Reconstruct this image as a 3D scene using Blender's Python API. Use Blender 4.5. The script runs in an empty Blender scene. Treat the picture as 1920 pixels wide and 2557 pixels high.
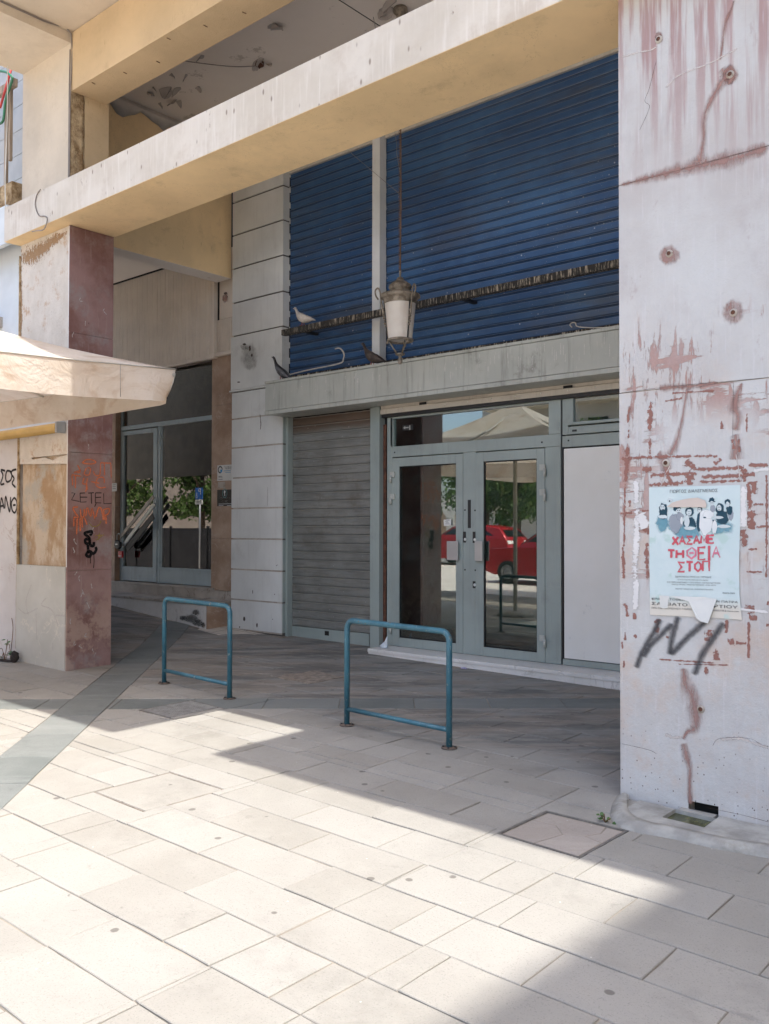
import bpy, bmesh, math, random
from mathutils import Vector, Matrix, noise as mnoise
random.seed(7)
R = math.radians
C = bpy.context.scene.collection
scene = bpy.context.scene

# ---------------------------------------------------------------- camera
# the camera stands at the origin of the x/y plane; everything is built with heights
# relative to the lens and lifted by EYE at the very end (so the pavement is near z = 0)
EYE = 1.5
FPX, YAW, PITCH, ROLL, CX, CY = 2252.45, R(-40.966), R(1.0888), R(.0936), 960.0, 1278.2
_f = Vector((math.sin(YAW)*math.cos(PITCH), math.cos(YAW)*math.cos(PITCH), math.sin(PITCH)))
_r = Vector((math.cos(YAW), -math.sin(YAW), 0)); _u = _r.cross(_f)
_r, _u = _r*math.cos(ROLL)+_u*math.sin(ROLL), -_r*math.sin(ROLL)+_u*math.cos(ROLL)
cam = bpy.data.objects.new('camera', bpy.data.cameras.new('camera')); C.objects.link(cam)
cam.data.sensor_fit = 'HORIZONTAL'; cam.data.sensor_width = 36; cam.data.lens = FPX/1920*36
cam.data.clip_start = .05; cam.data.clip_end = 2000
cam.matrix_world = Matrix(((_r.x, _u.x, -_f.x, 0), (_r.y, _u.y, -_f.y, 0), (_r.z, _u.z, -_f.z, 0), (0, 0, 0, 1)))
scene.camera = cam

# ---------------------------------------------------------------- light
SUN_COT = .53; SUN_EL = math.atan(1/SUN_COT)
sdir = Vector((SUN_COT, -.018, 1)).normalized()          # towards the sun: along the facade from the right
world = bpy.data.worlds.new('World'); scene.world = world; world.use_nodes = True
wt = world.node_tree; wt.nodes.clear()
sky = wt.nodes.new('ShaderNodeTexSky'); sky.sky_type = 'NISHITA'; sky.sun_disc = False
sky.air_density = .9; sky.dust_density = 3.5; sky.ozone_density = .8; sky.sun_elevation = SUN_EL; sky.sun_rotation = math.atan2(sdir.x, sdir.y)
bg = wt.nodes.new('ShaderNodeBackground'); bg.inputs['Strength'].default_value = .15
wo = wt.nodes.new('ShaderNodeOutputWorld')
wt.links.new(sky.outputs[0], bg.inputs[0]); wt.links.new(bg.outputs[0], wo.inputs[0])
sl = bpy.data.lights.new('sun', 'SUN'); sl.energy = 2.0; sl.angle = R(.5); sl.color = (1, .955, .89)
sun = bpy.data.objects.new('sun', sl); C.objects.link(sun)
sun.rotation_euler = sdir.to_track_quat('Z', 'Y').to_euler(); sun.location = (10, 0, 30)
vs = scene.view_settings; vs.view_transform = 'Standard'; vs.look = 'None'; vs.gamma = 1; vs.use_curve_mapping = False
vs.exposure = 1.74
scene.render.engine = 'CYCLES'
scene.cycles.max_bounces = 10; scene.cycles.diffuse_bounces = 6; scene.cycles.transparent_max_bounces = 24

# ---------------------------------------------------------------- measuring helpers
def ray(x, y): return _r*((x-CX)/FPX) - _u*((y-CY)/FPX) + _f
def W(x, y, Y):
    d = ray(x, y); return d*(Y/d.y)
def WX(x, y, X):
    d = ray(x, y); return d*(X/d.x)
def g(X, Y):       # height of the pavement, which falls gently towards the right and towards the square
    return -1.485 - .016*(X+5.4) + .025*(max(Y, -1)-5) + .07*max(0, -9.4-X)*(1 if Y > 5.6 else max(0, (Y-5)/.6))

# ---------------------------------------------------------------- objects
def tag(o, label=None, cat=None, group=None, kind=None):
    if label: o['label'] = label
    if cat: o['category'] = cat
    if group: o['group'] = group
    if kind: o['kind'] = kind
    return o
def absloc(o):
    v = Vector((0, 0, 0))
    while o: v += o.location; o = o.parent
    return v
def thing(name, label, cat, loc=(0, 0, 0), group=None, kind=None):
    o = bpy.data.objects.new(name, None); C.objects.link(o); o.location = loc; o.empty_display_size = .1
    return tag(o, label, cat, group, kind)
class MB:
    def __init__(s): s.v = []; s.f = []; s.smooth = []; s.a = {}
    def quad(s, *p, sm=False):
        n = len(s.v); s.v += [Vector(q) for q in p]; s.f.append(list(range(n, n+len(p)))); s.smooth.append(sm); return s
    def box(s, x0, x1, y0, y1, z0, z1):
        n = len(s.v); s.v += [Vector((x, y, z)) for x in (x0, x1) for y in (y0, y1) for z in (z0, z1)]
        for f in ((0, 1, 3, 2), (4, 6, 7, 5), (0, 4, 5, 1), (2, 3, 7, 6), (0, 2, 6, 4), (1, 5, 7, 3)):
            s.f.append([n+i for i in f]); s.smooth.append(False)
        return s
    def prism(s, pts, d):       # closed polygon (3-D points) pushed along d
        n = len(s.v); k = len(pts); d = Vector(d)
        s.v += [Vector(p) for p in pts] + [Vector(p)+d for p in pts]
        s.f.append([n+i for i in range(k)][::-1]); s.smooth.append(False)
        s.f.append([n+k+i for i in range(k)]); s.smooth.append(False)
        for i in range(k):
            j = (i+1) % k; s.f.append([n+i, n+j, n+k+j, n+k+i]); s.smooth.append(False)
        return s
    def rings(s, rings, cap=True, closed=True):
        n = len(s.v); m = len(rings[0])
        for r in rings: s.v += [Vector(p) for p in r]
        for i in range(len(rings)-1):
            for j in range(m if closed else m-1):
                k = (j+1) % m
                s.f.append([n+i*m+j, n+i*m+k, n+(i+1)*m+k, n+(i+1)*m+j]); s.smooth.append(True)
        if cap:
            s.f.append([n+j for j in range(m)][::-1]); s.smooth.append(False)
            s.f.append([n+(len(rings)-1)*m+j for j in range(m)]); s.smooth.append(False)
        return s
    def tube(s, path, r, seg=8, cap=True):
        path = [Vector(p) for p in path]; rs = r if isinstance(r, (list, tuple)) else [r]*len(path)
        t = [(path[min(i+1, len(path)-1)]-path[max(i-1, 0)]).normalized() for i in range(len(path))]
        up = Vector((0, 0, 1)) if abs(t[0].z) < .9 else Vector((1, 0, 0))
        a = t[0].cross(up).normalized(); out = []
        for i, p in enumerate(path):
            a = (a - t[i]*a.dot(t[i])).normalized(); b = t[i].cross(a)
            out.append([p+(a*math.cos(q)+b*math.sin(q))*rs[i] for q in [2*math.pi*k/seg for k in range(seg)]])
        return s.rings(out, cap)
    def lathe(s, c, prof, seg=24, cap=False):
        c = Vector(c)
        return s.rings([[c+Vector((r*math.cos(2*math.pi*k/seg), r*math.sin(2*math.pi*k/seg), z)) for k in range(seg)] for r, z in prof], cap)
    def ball(s, c, r, seg=10):
        rx, ry, rz = r if isinstance(r, (list, tuple)) else (r, r, r); c = Vector(c)
        return s.rings([[c+Vector((rx*math.sin(t)*math.cos(2*math.pi*k/seg), ry*math.sin(t)*math.sin(2*math.pi*k/seg), rz*math.cos(t))) for k in range(seg)]
                        for t in [max(.02, min(math.pi-.02, math.pi*i/seg)) for i in range(seg+1)]], False)
    def build(s, name, mat, parent=None, bevel=0, attr=None, weld=True, **tg):
        off = absloc(parent) if parent else Vector((0, 0, 0))
        me = bpy.data.meshes.new(name)
        me.from_pydata([v-off for v in s.v], [], s.f)
        me.polygons.foreach_set('use_smooth', s.smooth)
        if attr is not None:
            at = me.attributes.new('a', 'FLOAT', 'POINT'); at.data.foreach_set('value', attr)
        bm = bmesh.new(); bm.from_mesh(me)
        if bevel:
            bmesh.ops.remove_doubles(bm, verts=bm.verts, dist=1e-5)
            bmesh.ops.bevel(bm, geom=[e for e in bm.edges if e.is_manifold and e.calc_face_angle(0) > .5], offset=bevel, segments=2, profile=.6, affect='EDGES', clamp_overlap=True)
        bmesh.ops.recalc_face_normals(bm, faces=bm.faces)
        bm.to_mesh(me); bm.free()
        me.materials.append(mat)
        o = bpy.data.objects.new(name, me); C.objects.link(o)
        if parent: o.parent = parent
        return tag(o, **tg)
def bx(name, mat, parent, x0, x1, y0, y1, z0, z1, bevel=0, **tg):
    return MB().box(x0, x1, y0, y1, z0, z1).build(name, mat, parent, bevel=bevel, **tg)
def copy_tree(o, parent=None, loc=None, rotz=None, label=None):
    c = o.copy(); C.objects.link(c); c.parent = parent
    if loc is not None: c.location = loc
    if rotz is not None: c.rotation_euler = (0, 0, rotz)
    if label: c['label'] = label
    for ch in [x for x in o.children]: copy_tree(ch, c)
    return c

# ---------------------------------------------------------------- materials
class N:
    def __init__(s, name):
        s.m = bpy.data.materials.new(name); s.m.use_nodes = True; s.t = s.m.node_tree; s.t.nodes.clear()
        s.out = s.t.nodes.new('ShaderNodeOutputMaterial'); s.p = s.t.nodes.new('ShaderNodeBsdfPrincipled')
        s.t.links.new(s.p.outputs[0], s.out.inputs[0])
        geo = s.t.nodes.new('ShaderNodeNewGeometry'); s.pos = geo.outputs['Position']; s.nrm = geo.outputs['Normal']
        sp = s.t.nodes.new('ShaderNodeSeparateXYZ'); s.L(s.pos, sp.inputs[0]); s.x, s.y, s.z = sp.outputs
    def L(s, a, b):
        if isinstance(a, (int, float)): b.default_value = a
        elif isinstance(a, tuple): b.default_value = a if len(a) == len(b.default_value) else (*a, 1)
        else: s.t.links.new(a, b)
    def vec(s, sc, off=(0, 0, 0), src=None):
        n = s.t.nodes.new('ShaderNodeMapping'); s.L(src or s.pos, n.inputs[0]); n.inputs['Scale'].default_value = sc; n.inputs['Location'].default_value = off; return n.outputs[0]
    def noise(s, scale, det=4, rough=.55, v=None, sc=None, dist=0, off=(0, 0, 0)):
        n = s.t.nodes.new('ShaderNodeTexNoise'); n.inputs['Scale'].default_value = scale; n.inputs['Detail'].default_value = det
        n.inputs['Roughness'].default_value = rough; n.inputs['Distortion'].default_value = dist
        s.L(s.vec(sc or (1, 1, 1), off, v), n.inputs['Vector']); return n.outputs[0]
    def voro(s, scale, feature='F1', v=None, sc=(1, 1, 1), out=0, rnd=1):
        n = s.t.nodes.new('ShaderNodeTexVoronoi'); n.feature = feature; n.inputs['Scale'].default_value = scale; n.inputs['Randomness'].default_value = rnd
        s.L(s.vec(sc, (0, 0, 0), v), n.inputs['Vector']); return n.outputs[out]
    def ramp(s, f, a, b, smooth=True):      # 0 below a, 1 above b
        n = s.t.nodes.new('ShaderNodeMapRange'); n.interpolation_type = 'SMOOTHSTEP' if smooth else 'LINEAR'
        s.L(f, n.inputs[0]); n.inputs[1].default_value = a; n.inputs[2].default_value = b; return n.outputs[0]
    def mix(s, f, a, b, mode='MIX'):
        n = s.t.nodes.new('ShaderNodeMix'); n.data_type = 'RGBA'; n.blend_type = mode; s.L(f, n.inputs[0]); s.L(a, n.inputs[6]); s.L(b, n.inputs[7]); return n.outputs[2]
    def math(s, op, a, b=0.):
        n = s.t.nodes.new('ShaderNodeMath'); n.operation = op; s.L(a, n.inputs[0]); s.L(b, n.inputs[1]); return n.outputs[0]
    def attr(s, name):
        n = s.t.nodes.new('ShaderNodeAttribute'); n.attribute_name = name; return n.outputs['Fac']
    def rnd(s):
        n = s.t.nodes.new('ShaderNodeObjectInfo'); return n.outputs['Random']
    def bump(s, h, st=.3, dist=.01):
        n = s.t.nodes.new('ShaderNodeBump'); n.inputs['Strength'].default_value = st; n.inputs['Distance'].default_value = dist
        s.L(h, n.inputs['Height']); s.L(n.outputs[0], s.p.inputs['Normal']); return s
    def fin(s, col=None, rough=.6, metal=0, spec=.5, alpha=None):
        if col is not None: s.L(col, s.p.inputs['Base Color'])
        s.L(rough, s.p.inputs['Roughness']); s.L(metal, s.p.inputs['Metallic']); s.p.inputs['Specular IOR Level'].default_value = spec
        if alpha is not None: s.L(alpha, s.p.inputs['Alpha'])
        return s.m
def srgb(r, gg, b):
    f = lambda c: (c/255/12.92 if c <= 10 else ((c/255+.055)/1.055)**2.4)
    return (f(r), f(gg), f(b), 1)
def mul(c, k): return (c[0]*k, c[1]*k, c[2]*k, 1)
def plain(name, col, rough=.5, metal=0, var=.12, scale=6, bump=0, spec=.5, dirt=None, sc=(1, 1, 1)):
    n = N(name); c = n.mix(n.ramp(n.noise(scale, 5, sc=sc), .3, .7), mul(col, 1-var), mul(col, 1+var))
    if dirt: c = n.mix(n.math('MULTIPLY', n.ramp(n.noise(scale*.6, 6, .7, off=(3, 1, 2), sc=sc), .5, .72), .6), c, dirt)
    if bump: n.bump(n.noise(scale*14, 5), bump, .004)
    return n.fin(c, n.math('ADD', n.math('MULTIPLY', n.noise(scale*2, 3), .2), rough-.1), metal, spec)
MT = {}
# stucco and paint
def stucco(name, col, grain=.25, dark=(.30, .20, .11, 1)):
    n = N(name); c = n.mix(n.ramp(n.noise(1.3, 6, .6), .3, .7), mul(col, .9), mul(col, 1.06))
    c = n.mix(n.math('MULTIPLY', n.ramp(n.noise(3.5, 8, .7), .56, .75), .3), c, dark); c = n.mix(n.math('MULTIPLY', n.ramp(n.noise(.9, 7, .7, off=(2, 5, 1)), .5, .68), .35), c, mul(col, .72))
    ck = n.math('ABSOLUTE', n.math('SUBTRACT', n.noise(1.1, 8, .7, dist=.5, off=(8, 4, 1)), .5)); c = n.mix(n.math('MULTIPLY', n.ramp(ck, .0018, 0), .5), c, dark)
    c = n.mix(n.math('MULTIPLY', n.ramp(n.noise(26, 3, .6, sc=(1, 1, .25)), .68, .72), .3), c, dark)
    n.bump(n.noise(95, 3, .6), grain, .006); return n.fin(c, .85, 0, .2)
YEL = (.84, .645, .38, 1)
MT['yellow'] = stucco('ochre_paint', YEL, .06)
MT['yellow_rough'] = stucco('ochre_stucco', (.60, .455, .28, 1), .6)
MT['cream'] = stucco('cream_render', (.62, .545, .44, 1), .2, (.4, .3, .2, 1))
MT['brown_stucco'] = stucco('brown_stucco', (.6, .38, .18, 1), .5)
n = N('cream_concrete'); c = n.mix(n.ramp(n.noise(2, 6, .6), .3, .7), (.56, .51, .435, 1), (.655, .61, .54, 1))
c = n.mix(n.math('MULTIPLY', n.ramp(n.noise(1.5, 7, .7), .48, .64), .5), c, (.47, .40, .33, 1)); c = n.mix(n.ramp(n.noise(30, 4, .6, sc=(1, 1, .06)), .5, .8), c, (.69, .65, .59, 1))
c = n.mix(n.math('MULTIPLY', n.ramp(n.noise(14, 5, .7, sc=(1, 1, .3)), .66, .7), .8), c, (.22, .16, .12, 1))
c = n.mix(n.math('MULTIPLY', n.ramp(n.voro(9, sc=(1, 1, .45)), .13, .05), .7), c, (.17, .12, .09, 1))
n.bump(n.noise(40, 6, .6), .25, .005); MT['beam'] = n.fin(c, .85, 0, .2)
n = N('ceiling_paint'); pk = n.ramp(n.noise(1.6, 8, .75), .60, .64)
c = n.mix(n.ramp(n.noise(.8, 5), .3, .7), (.76, .70, .64, 1), (.82, .76, .70, 1)); c = n.mix(n.math('MULTIPLY', pk, .5), c, (.30, .25, .2, 1))
MT['ceiling'] = n.bump(n.noise(60, 3), .1).fin(c, .9, 0, .1)
n = N('rough_plaster'); c = n.mix(n.ramp(n.noise(9, 8, .7), .35, .65), (.24, .155, .08, 1), (.55, .42, .26, 1)); MT['rough'] = n.bump(n.noise(22, 8, .7), 1., .03).fin(c, .95, 0, .1)
# exposed concrete of the left pillar, pale with ochre bleeding
n = N('patched_concrete'); c = n.mix(n.ramp(n.noise(3, 8, .7, sc=(1, 1, .6)), .35, .65), (.56, .51, .44, 1), (.66, .61, .54, 1))
c = n.mix(n.math('MULTIPLY', n.ramp(n.noise(5, 8, .75), .53, .66), .75), c, (.46, .30, .18, 1))
c = n.mix(n.ramp(n.noise(28, 6, .7, sc=(1, 1, .35)), .66, .69), c, (.12, .08, .06, 1))
MT['patched'] = n.bump(n.noise(30, 8, .7), .6, .012).fin(c, .9, 0, .15)
n = N('old_mortar_bed'); c = n.mix(n.ramp(n.noise(4, 8, .7, sc=(1, 1, .5)), .4, .6), (.40, .27, .16, 1), (.56, .46, .35, 1))
c = n.mix(n.ramp(n.noise(2.3, 5, .6, off=(1, 0, 4)), .50, .62), c, (.44, .40, .34, 1)); c = n.mix(n.ramp(n.noise(40, 5, .7), .64, .68), c, (.2, .11, .06, 1))
MT['mortar'] = n.bump(n.noise(35, 8, .75), .8, .012).fin(c, .95, 0, .1)
def marble(name, a, b, vein, vs_=2., amt=.8, rough=.45, bump=.1, th=.035):
    n = N(name); c = n.mix(n.ramp(n.noise(vs_, 7, .65), .3, .7), a, b)
    dv = n.math('ABSOLUTE', n.math('SUBTRACT', n.noise(vs_*1.1, 7, .6, dist=1.2, off=(5, 3, 1)), .5))
    c = n.mix(n.math('MULTIPLY', n.math('MULTIPLY', n.ramp(dv, th*.6, 0), n.ramp(n.noise(vs_*1.5, 3, off=(9, 1, 1)), .45, .62)), amt), c, vein)
    c = n.mix(n.ramp(n.noise(18, 7, .7), .66, .74), c, mul(a, .5))
    return n.bump(n.noise(30, 6), bump, .004).fin(c, rough, 0, .4)
n = N('red_brown_marble'); c = n.mix(n.ramp(n.noise(1.4, 7, .65), .38, .62), (.20, .10, .085, 1), (.32, .20, .185, 1))
c = n.mix(n.ramp(n.noise(2.2, 6, .7, off=(3, 3, 3)), .5, .68), c, (.30, .245, .235, 1)); c = n.mix(n.math('MULTIPLY', n.ramp(n.z, -.4, -1.1), n.math('MULTIPLY', n.ramp(n.noise(3.4, 8, .72, off=(1, 0, 0)), .44, .56), .8)), c, (.44, .31, .25, 1))
c = n.mix(n.math('MULTIPLY', n.ramp(n.noise(34, 5, .7, sc=(1, 1, .08)), .58, .68), .3), c, (.42, .34, .31, 1)); c = n.mix(n.ramp(n.noise(16, 8, .78), .67, .72), c, (.5, .42, .37, 1)); c = n.mix(n.ramp(n.noise(13, 8, .75, off=(2, 8, 1)), .66, .70), c, (.09, .04, .035, 1))
MT['red_marble'] = n.bump(n.noise(25, 7), .25, .005).fin(c, .5, 0, .4)
MT['brown_marble'] = marble('brown_marble', (.30, .19, .125, 1), (.47, .34, .25, 1), (.5, .4, .32, 1), 2.4, .7)
MT['white_marble'] = marble('white_marble', (.62, .60, .56, 1), (.74, .72, .69, 1), (.36, .33, .3, 1), 2.2, .5, .4)
MT['grey_marble'] = marble('grey_marble', (.42, .40, .35, 1), (.52, .50, .45, 1), (.62, .57, .48, 1), 1.3, 1, .45, .1, .02)
MT['old_marble'] = marble('weathered_marble', (.34, .29, .24, 1), (.52, .47, .41, 1), (.2, .14, .1, 1), 3, .8)
MT['side_wall'] = marble('lilac_wall_marble', (.54, .49, .46, 1), (.63, .59, .56, 1), (.36, .25, .2, 1), 1.6, .6)
# the painted face of the right pillar
n = N('lilac_paint_over_marble')
c = n.mix(n.ramp(n.noise(1.5, 7, .65), .3, .7), (.49, .465, .445, 1), (.575, .575, .56, 1))
c = n.mix(n.math('MULTIPLY', n.ramp(n.noise(2.4, 6, .7, off=(2, 2, 7)), .45, .7), n.math('MULTIPLY', n.ramp(n.z, 1.5, .1), .8)), c, (.56, .44, .36, 1))
st = n.noise(17, 5, .6, sc=(1, 1, .05)); top = n.ramp(n.math('ADD', n.z, n.math('MULTIPLY', n.noise(9, 3, sc=(1, 1, .2)), .9)), 2.1, 3.3)
c = n.mix(n.math('MULTIPLY', n.math('MULTIPLY', n.ramp(st, .44, .6), top), .85), c, (.36, .22, .21, 1))
c = n.mix(n.math('MULTIPLY', n.ramp(n.noise(60, 4, .6, sc=(1, 1, .06)), .55, .75), .35), c, (.66, .64, .66, 1))
# paint pulled off with the posters: ragged patches of the red stone round the poster
reg = n.math('MULTIPLY', n.math('MULTIPLY', n.ramp(n.z, 1.28, .98), n.ramp(n.z, -.42, -.02)), n.math('ADD', n.ramp(n.x, -2.05, -2.28), n.math('ADD', n.ramp(n.x, -1.66, -1.5), n.math('ADD', n.ramp(n.z, .55, .75), n.math('MULTIPLY', n.ramp(n.z, .0, -.12), .55)))))
reg = n.math('MINIMUM', reg, 1)
hs_ = n.math('ADD', n.noise(7, 8, .72, sc=(.35, 1, 2.2), off=(1, 1, 1)), 0); vs1 = n.noise(9, 8, .72, sc=(2.4, 1, .3), off=(4, 0, 2)); bl_ = n.noise(3.2, 3, .5, off=(0, 0, 6))
pe = n.ramp(n.math('ADD', n.math('MAXIMUM', hs_, vs1), n.math('MULTIPLY', n.math('SUBTRACT', bl_, .5), .5)), .57, .60)
c = n.mix(n.math('MULTIPLY', n.math('MULTIPLY', reg, pe), .75), c, n.mix(n.noise(60, 4), (.30, .14, .11, 1), (.44, .25, .21, 1)))
c = n.mix(n.math('MULTIPLY', n.ramp(n.noise(2.1, 7, .7, sc=(1, 1, .55), off=(6, 6, 0)), .54, .72), .5), c, (.43, .39, .385, 1))
c = n.mix(n.math('MULTIPLY', n.ramp(n.noise(5.5, 9, .75, sc=(1, 1, .45), off=(1, 7, 3)), .60, .66), .5), c, (.40, .33, .32, 1))
fl = n.math('MULTIPLY', n.ramp(n.math('ADD', n.voro(34, sc=(1, 1, .8)), n.math('MULTIPLY', n.noise(50, 3), .1)), .20, .12), n.ramp(n.math('ADD', n.z, n.math('MULTIPLY', n.noise(5, 3), .5)), -.62, -1.2))
c = n.mix(fl, c, (.10, .065, .05, 1))
h = n.math('ADD', n.math('SUBTRACT', n.noise(14, 9, .7), n.math('MULTIPLY', n.math('MULTIPLY', reg, pe), .25)), n.math('MULTIPLY', n.noise(60, 5, .6, sc=(1, 1, .2)), .3))
MT['pillar_paint'] = n.bump(h, .7, .01).fin(c, .7, 0, .3)
# metal
def metalpaint(name, col, rough=.4, dirt=(.14, .11, .085, 1), drops=0, var=.08, streak=.25, metal=0):
    n = N(name); c = n.mix(n.ramp(n.noise(1.7, 5), .3, .7), mul(col, 1-var), mul(col, 1+var))
    c = n.mix(n.math('MULTIPLY', n.ramp(n.noise(22, 5, .65, sc=(1, 1, .07)), .5, .75), streak), c, dirt)
    c = n.mix(n.math('MULTIPLY', n.ramp(n.noise(3, 7, .7), .56, .75), streak*1.4), c, dirt)
    if drops:
        c = n.mix(n.math('MULTIPLY', n.ramp(n.voro(13), .10, .05), n.ramp(n.noise(2, 2, off=(7, 0, 0)), .42, .6)), c, (.6, .57, .52, 1))
        c = n.mix(n.math('MULTIPLY', n.ramp(n.noise(42, 5, .7, sc=(1, 1, .08), off=(0, 0, 3)), .67-.05*drops, .74-.05*drops), n.ramp(n.noise(3, 3, sc=(1, 1, .1)), .46, .6)), c, (.58, .55, .5, 1))
    return n.fin(c, n.math('ADD', n.math('MULTIPLY', n.noise(8, 5), .3), rough-.12), metal, .5)
MT['clad'] = metalpaint('grey_cladding', (.64, .65, .63, 1), .45, (.2, .17, .14, 1), streak=.13)
MT['frame'] = metalpaint('sage_frame', (.29, .335, .315, 1), .35, (.1, .09, .08, 1), streak=.15)
MT['fascia'] = metalpaint('fascia_metal', (.42, .43, .39, 1), .4, (.12, .11, .09, 1), drops=1, streak=.45)
MT['blue_frame'] = metalpaint('pale_blue_frame', (.36, .44, .46, 1), .4, (.1, .09, .08, 1))
n = N('blue_slat'); c = n.mix(n.ramp(n.noise(1.2, 6, .65), .35, .7), (.028, .08, .19, 1), (.05, .13, .27, 1))
c = n.mix(n.math('MULTIPLY', n.ramp(n.noise(1.1, 7, .7, sc=(.45, 1, 2.4), off=(1, 5, 2)), .46, .70), .6), c, (.075, .078, .08, 1))
c = n.mix(n.math('MULTIPLY', n.ramp(n.voro(9), .09, .05), n.ramp(n.z, 4.4, 3.3)), c, (.5, .5, .52, 1))
c = n.mix(n.math('MULTIPLY', n.ramp(n.voro(31), .10, .06), n.ramp(n.z, 3.9, 3.4)), c, (.4, .4, .42, 1))
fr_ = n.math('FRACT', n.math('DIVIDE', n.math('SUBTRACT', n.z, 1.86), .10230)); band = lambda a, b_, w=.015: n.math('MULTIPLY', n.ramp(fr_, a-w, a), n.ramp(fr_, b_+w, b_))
c = n.mix(n.math('MULTIPLY', n.math('ADD', band(.66, .70), band(.90, .95)), n.math('ADD', .25, n.math('MULTIPLY', n.noise(9, 5, .7, sc=(.6, 1, 1)), .9))), c, (.20, .24, .31, 1))      # pale bands paint in the light caught by the ribs
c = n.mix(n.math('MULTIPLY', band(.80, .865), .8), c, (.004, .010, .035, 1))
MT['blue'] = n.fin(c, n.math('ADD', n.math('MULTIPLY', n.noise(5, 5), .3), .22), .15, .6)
n = N('grey_slat'); c = n.mix(n.ramp(n.noise(2, 6, .6), .3, .7), (.23, .235, .22, 1), (.32, .325, .305, 1))
c = n.mix(n.math('MULTIPLY', n.ramp(n.noise(2.2, 6, .7), .52, .7), .5), c, (.13, .10, .075, 1)); c = n.mix(n.math('MULTIPLY', n.ramp(n.math('ADD', n.z, n.math('MULTIPLY', n.noise(2, 4), .2)), 1.27, 1.38), .7), c, (.14, .07, .035, 1))
c = n.mix(n.ramp(n.voro(9), .07, .04), c, (.5, .5, .48, 1)); fr_ = n.math('FRACT', n.math('DIVIDE', n.math('ADD', n.z, 1.235), .10620)); c = n.mix(n.math('MULTIPLY', n.math('MULTIPLY', n.ramp(fr_, .86, .89), n.ramp(fr_, .97, .94)), .55), c, (.55, .53, .48, 1)); c = n.mix(n.math('MULTIPLY', n.ramp(fr_, .06, .02), .7), c, (.05, .045, .04, 1)); c = n.mix(n.math('MULTIPLY', n.ramp(fr_, .86, .70), n.math('MULTIPLY', n.ramp(n.noise(14, 6, .7, sc=(.3, 1, 3)), .45, .65), .4)), c, (.13, .12, .10, 1))  # pale band near each slat top paints in the rib highlight
MT['grey_slat'] = n.fin(c, .45, .4, .5)
n = N('fouled_steel'); c = n.mix(n.ramp(n.noise(45, 6, .75, sc=(1, 1, .12)), .5, .62), (.022, .02, .018, 1), (.42, .36, .28, 1)); c = n.mix(n.ramp(n.noise(6, 4), .5, .7), c, (.035, .028, .022, 1))
MT['fouled'] = n.bump(n.noise(60, 5), .6, .008).fin(c, .8)
MT['steel'] = plain('dark_steel', (.03, .03, .031, 1), .5, .3)
MT['dark'] = plain('black_void', (.008, .008, .008, 1), .8)
MT['rust'] = plain('rusty_channel', (.10, .04, .022, 1), .8, 0, .4, 20, .3)
MT['alu'] = plain('aluminium', (.42, .43, .43, 1), .35, .5, .05)
MT['shutter_box'] = metalpaint('beige_shutter', (.52, .48, .41, 1), .4, (.2, .15, .1, 1))
n = N('white_panel'); c = n.mix(n.ramp(n.noise(1.4, 5), .3, .7), (.70, .69, .65, 1), (.76, .75, .72, 1)); c = n.mix(n.math('MULTIPLY', n.ramp(n.noise(6, 8, .78, sc=(1, 1, .7)), .62, .70), .3), c, (.3, .32, .34, 1))
MT['panel'] = n.fin(c, .28, 0, .5)
n = N('rail_paint'); c = n.mix(n.ramp(n.noise(4, 6, .65), .35, .65), (.028, .105, .145, 1), (.05, .165, .215, 1)); c = n.mix(n.ramp(n.noise(30, 6, .75, sc=(1, 1, .5)), .58, .66), c, (.23, .27, .26, 1)); c = n.mix(n.ramp(n.noise(11, 6, .75, off=(3, 3, 3)), .60, .66), c, (.17, .10, .06, 1))
MT['rail'] = n.bump(n.noise(80, 4), .12, .002).fin(c, .38, 0, .5)
MT['flange'] = plain('rusty_flange', (.13, .10, .08, 1), .7, .2, .3, 30, .4)
n = N('lantern_metal'); c = n.mix(n.ramp(n.noise(14, 6, .7), .4, .6), (.15, .125, .095, 1), (.30, .26, .21, 1)); MT['lantern'] = n.bump(n.noise(60, 4), .3, .003).fin(c, .6, .4)
n = N('frosted_glass'); MT['frost'] = n.fin(n.mix(n.ramp(n.noise(7, 4), .3, .7), (.76, .69, .62, 1), (.84, .79, .72, 1)), .35, 0, .5); n.p.inputs['Transmission Weight'].default_value = .25
MT['bulb'] = plain('milk_bulb', (.8, .76, .68, 1), .3)
MT['chain'] = plain('rusty_chain', (.16, .09, .05, 1), .8, .2, .3, 40)
MT['wire'] = plain('grey_wire', (.25, .22, .2, 1), .6); MT['white_wire'] = plain('pale_wire', (.55, .5, .44, 1), .6)
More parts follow.
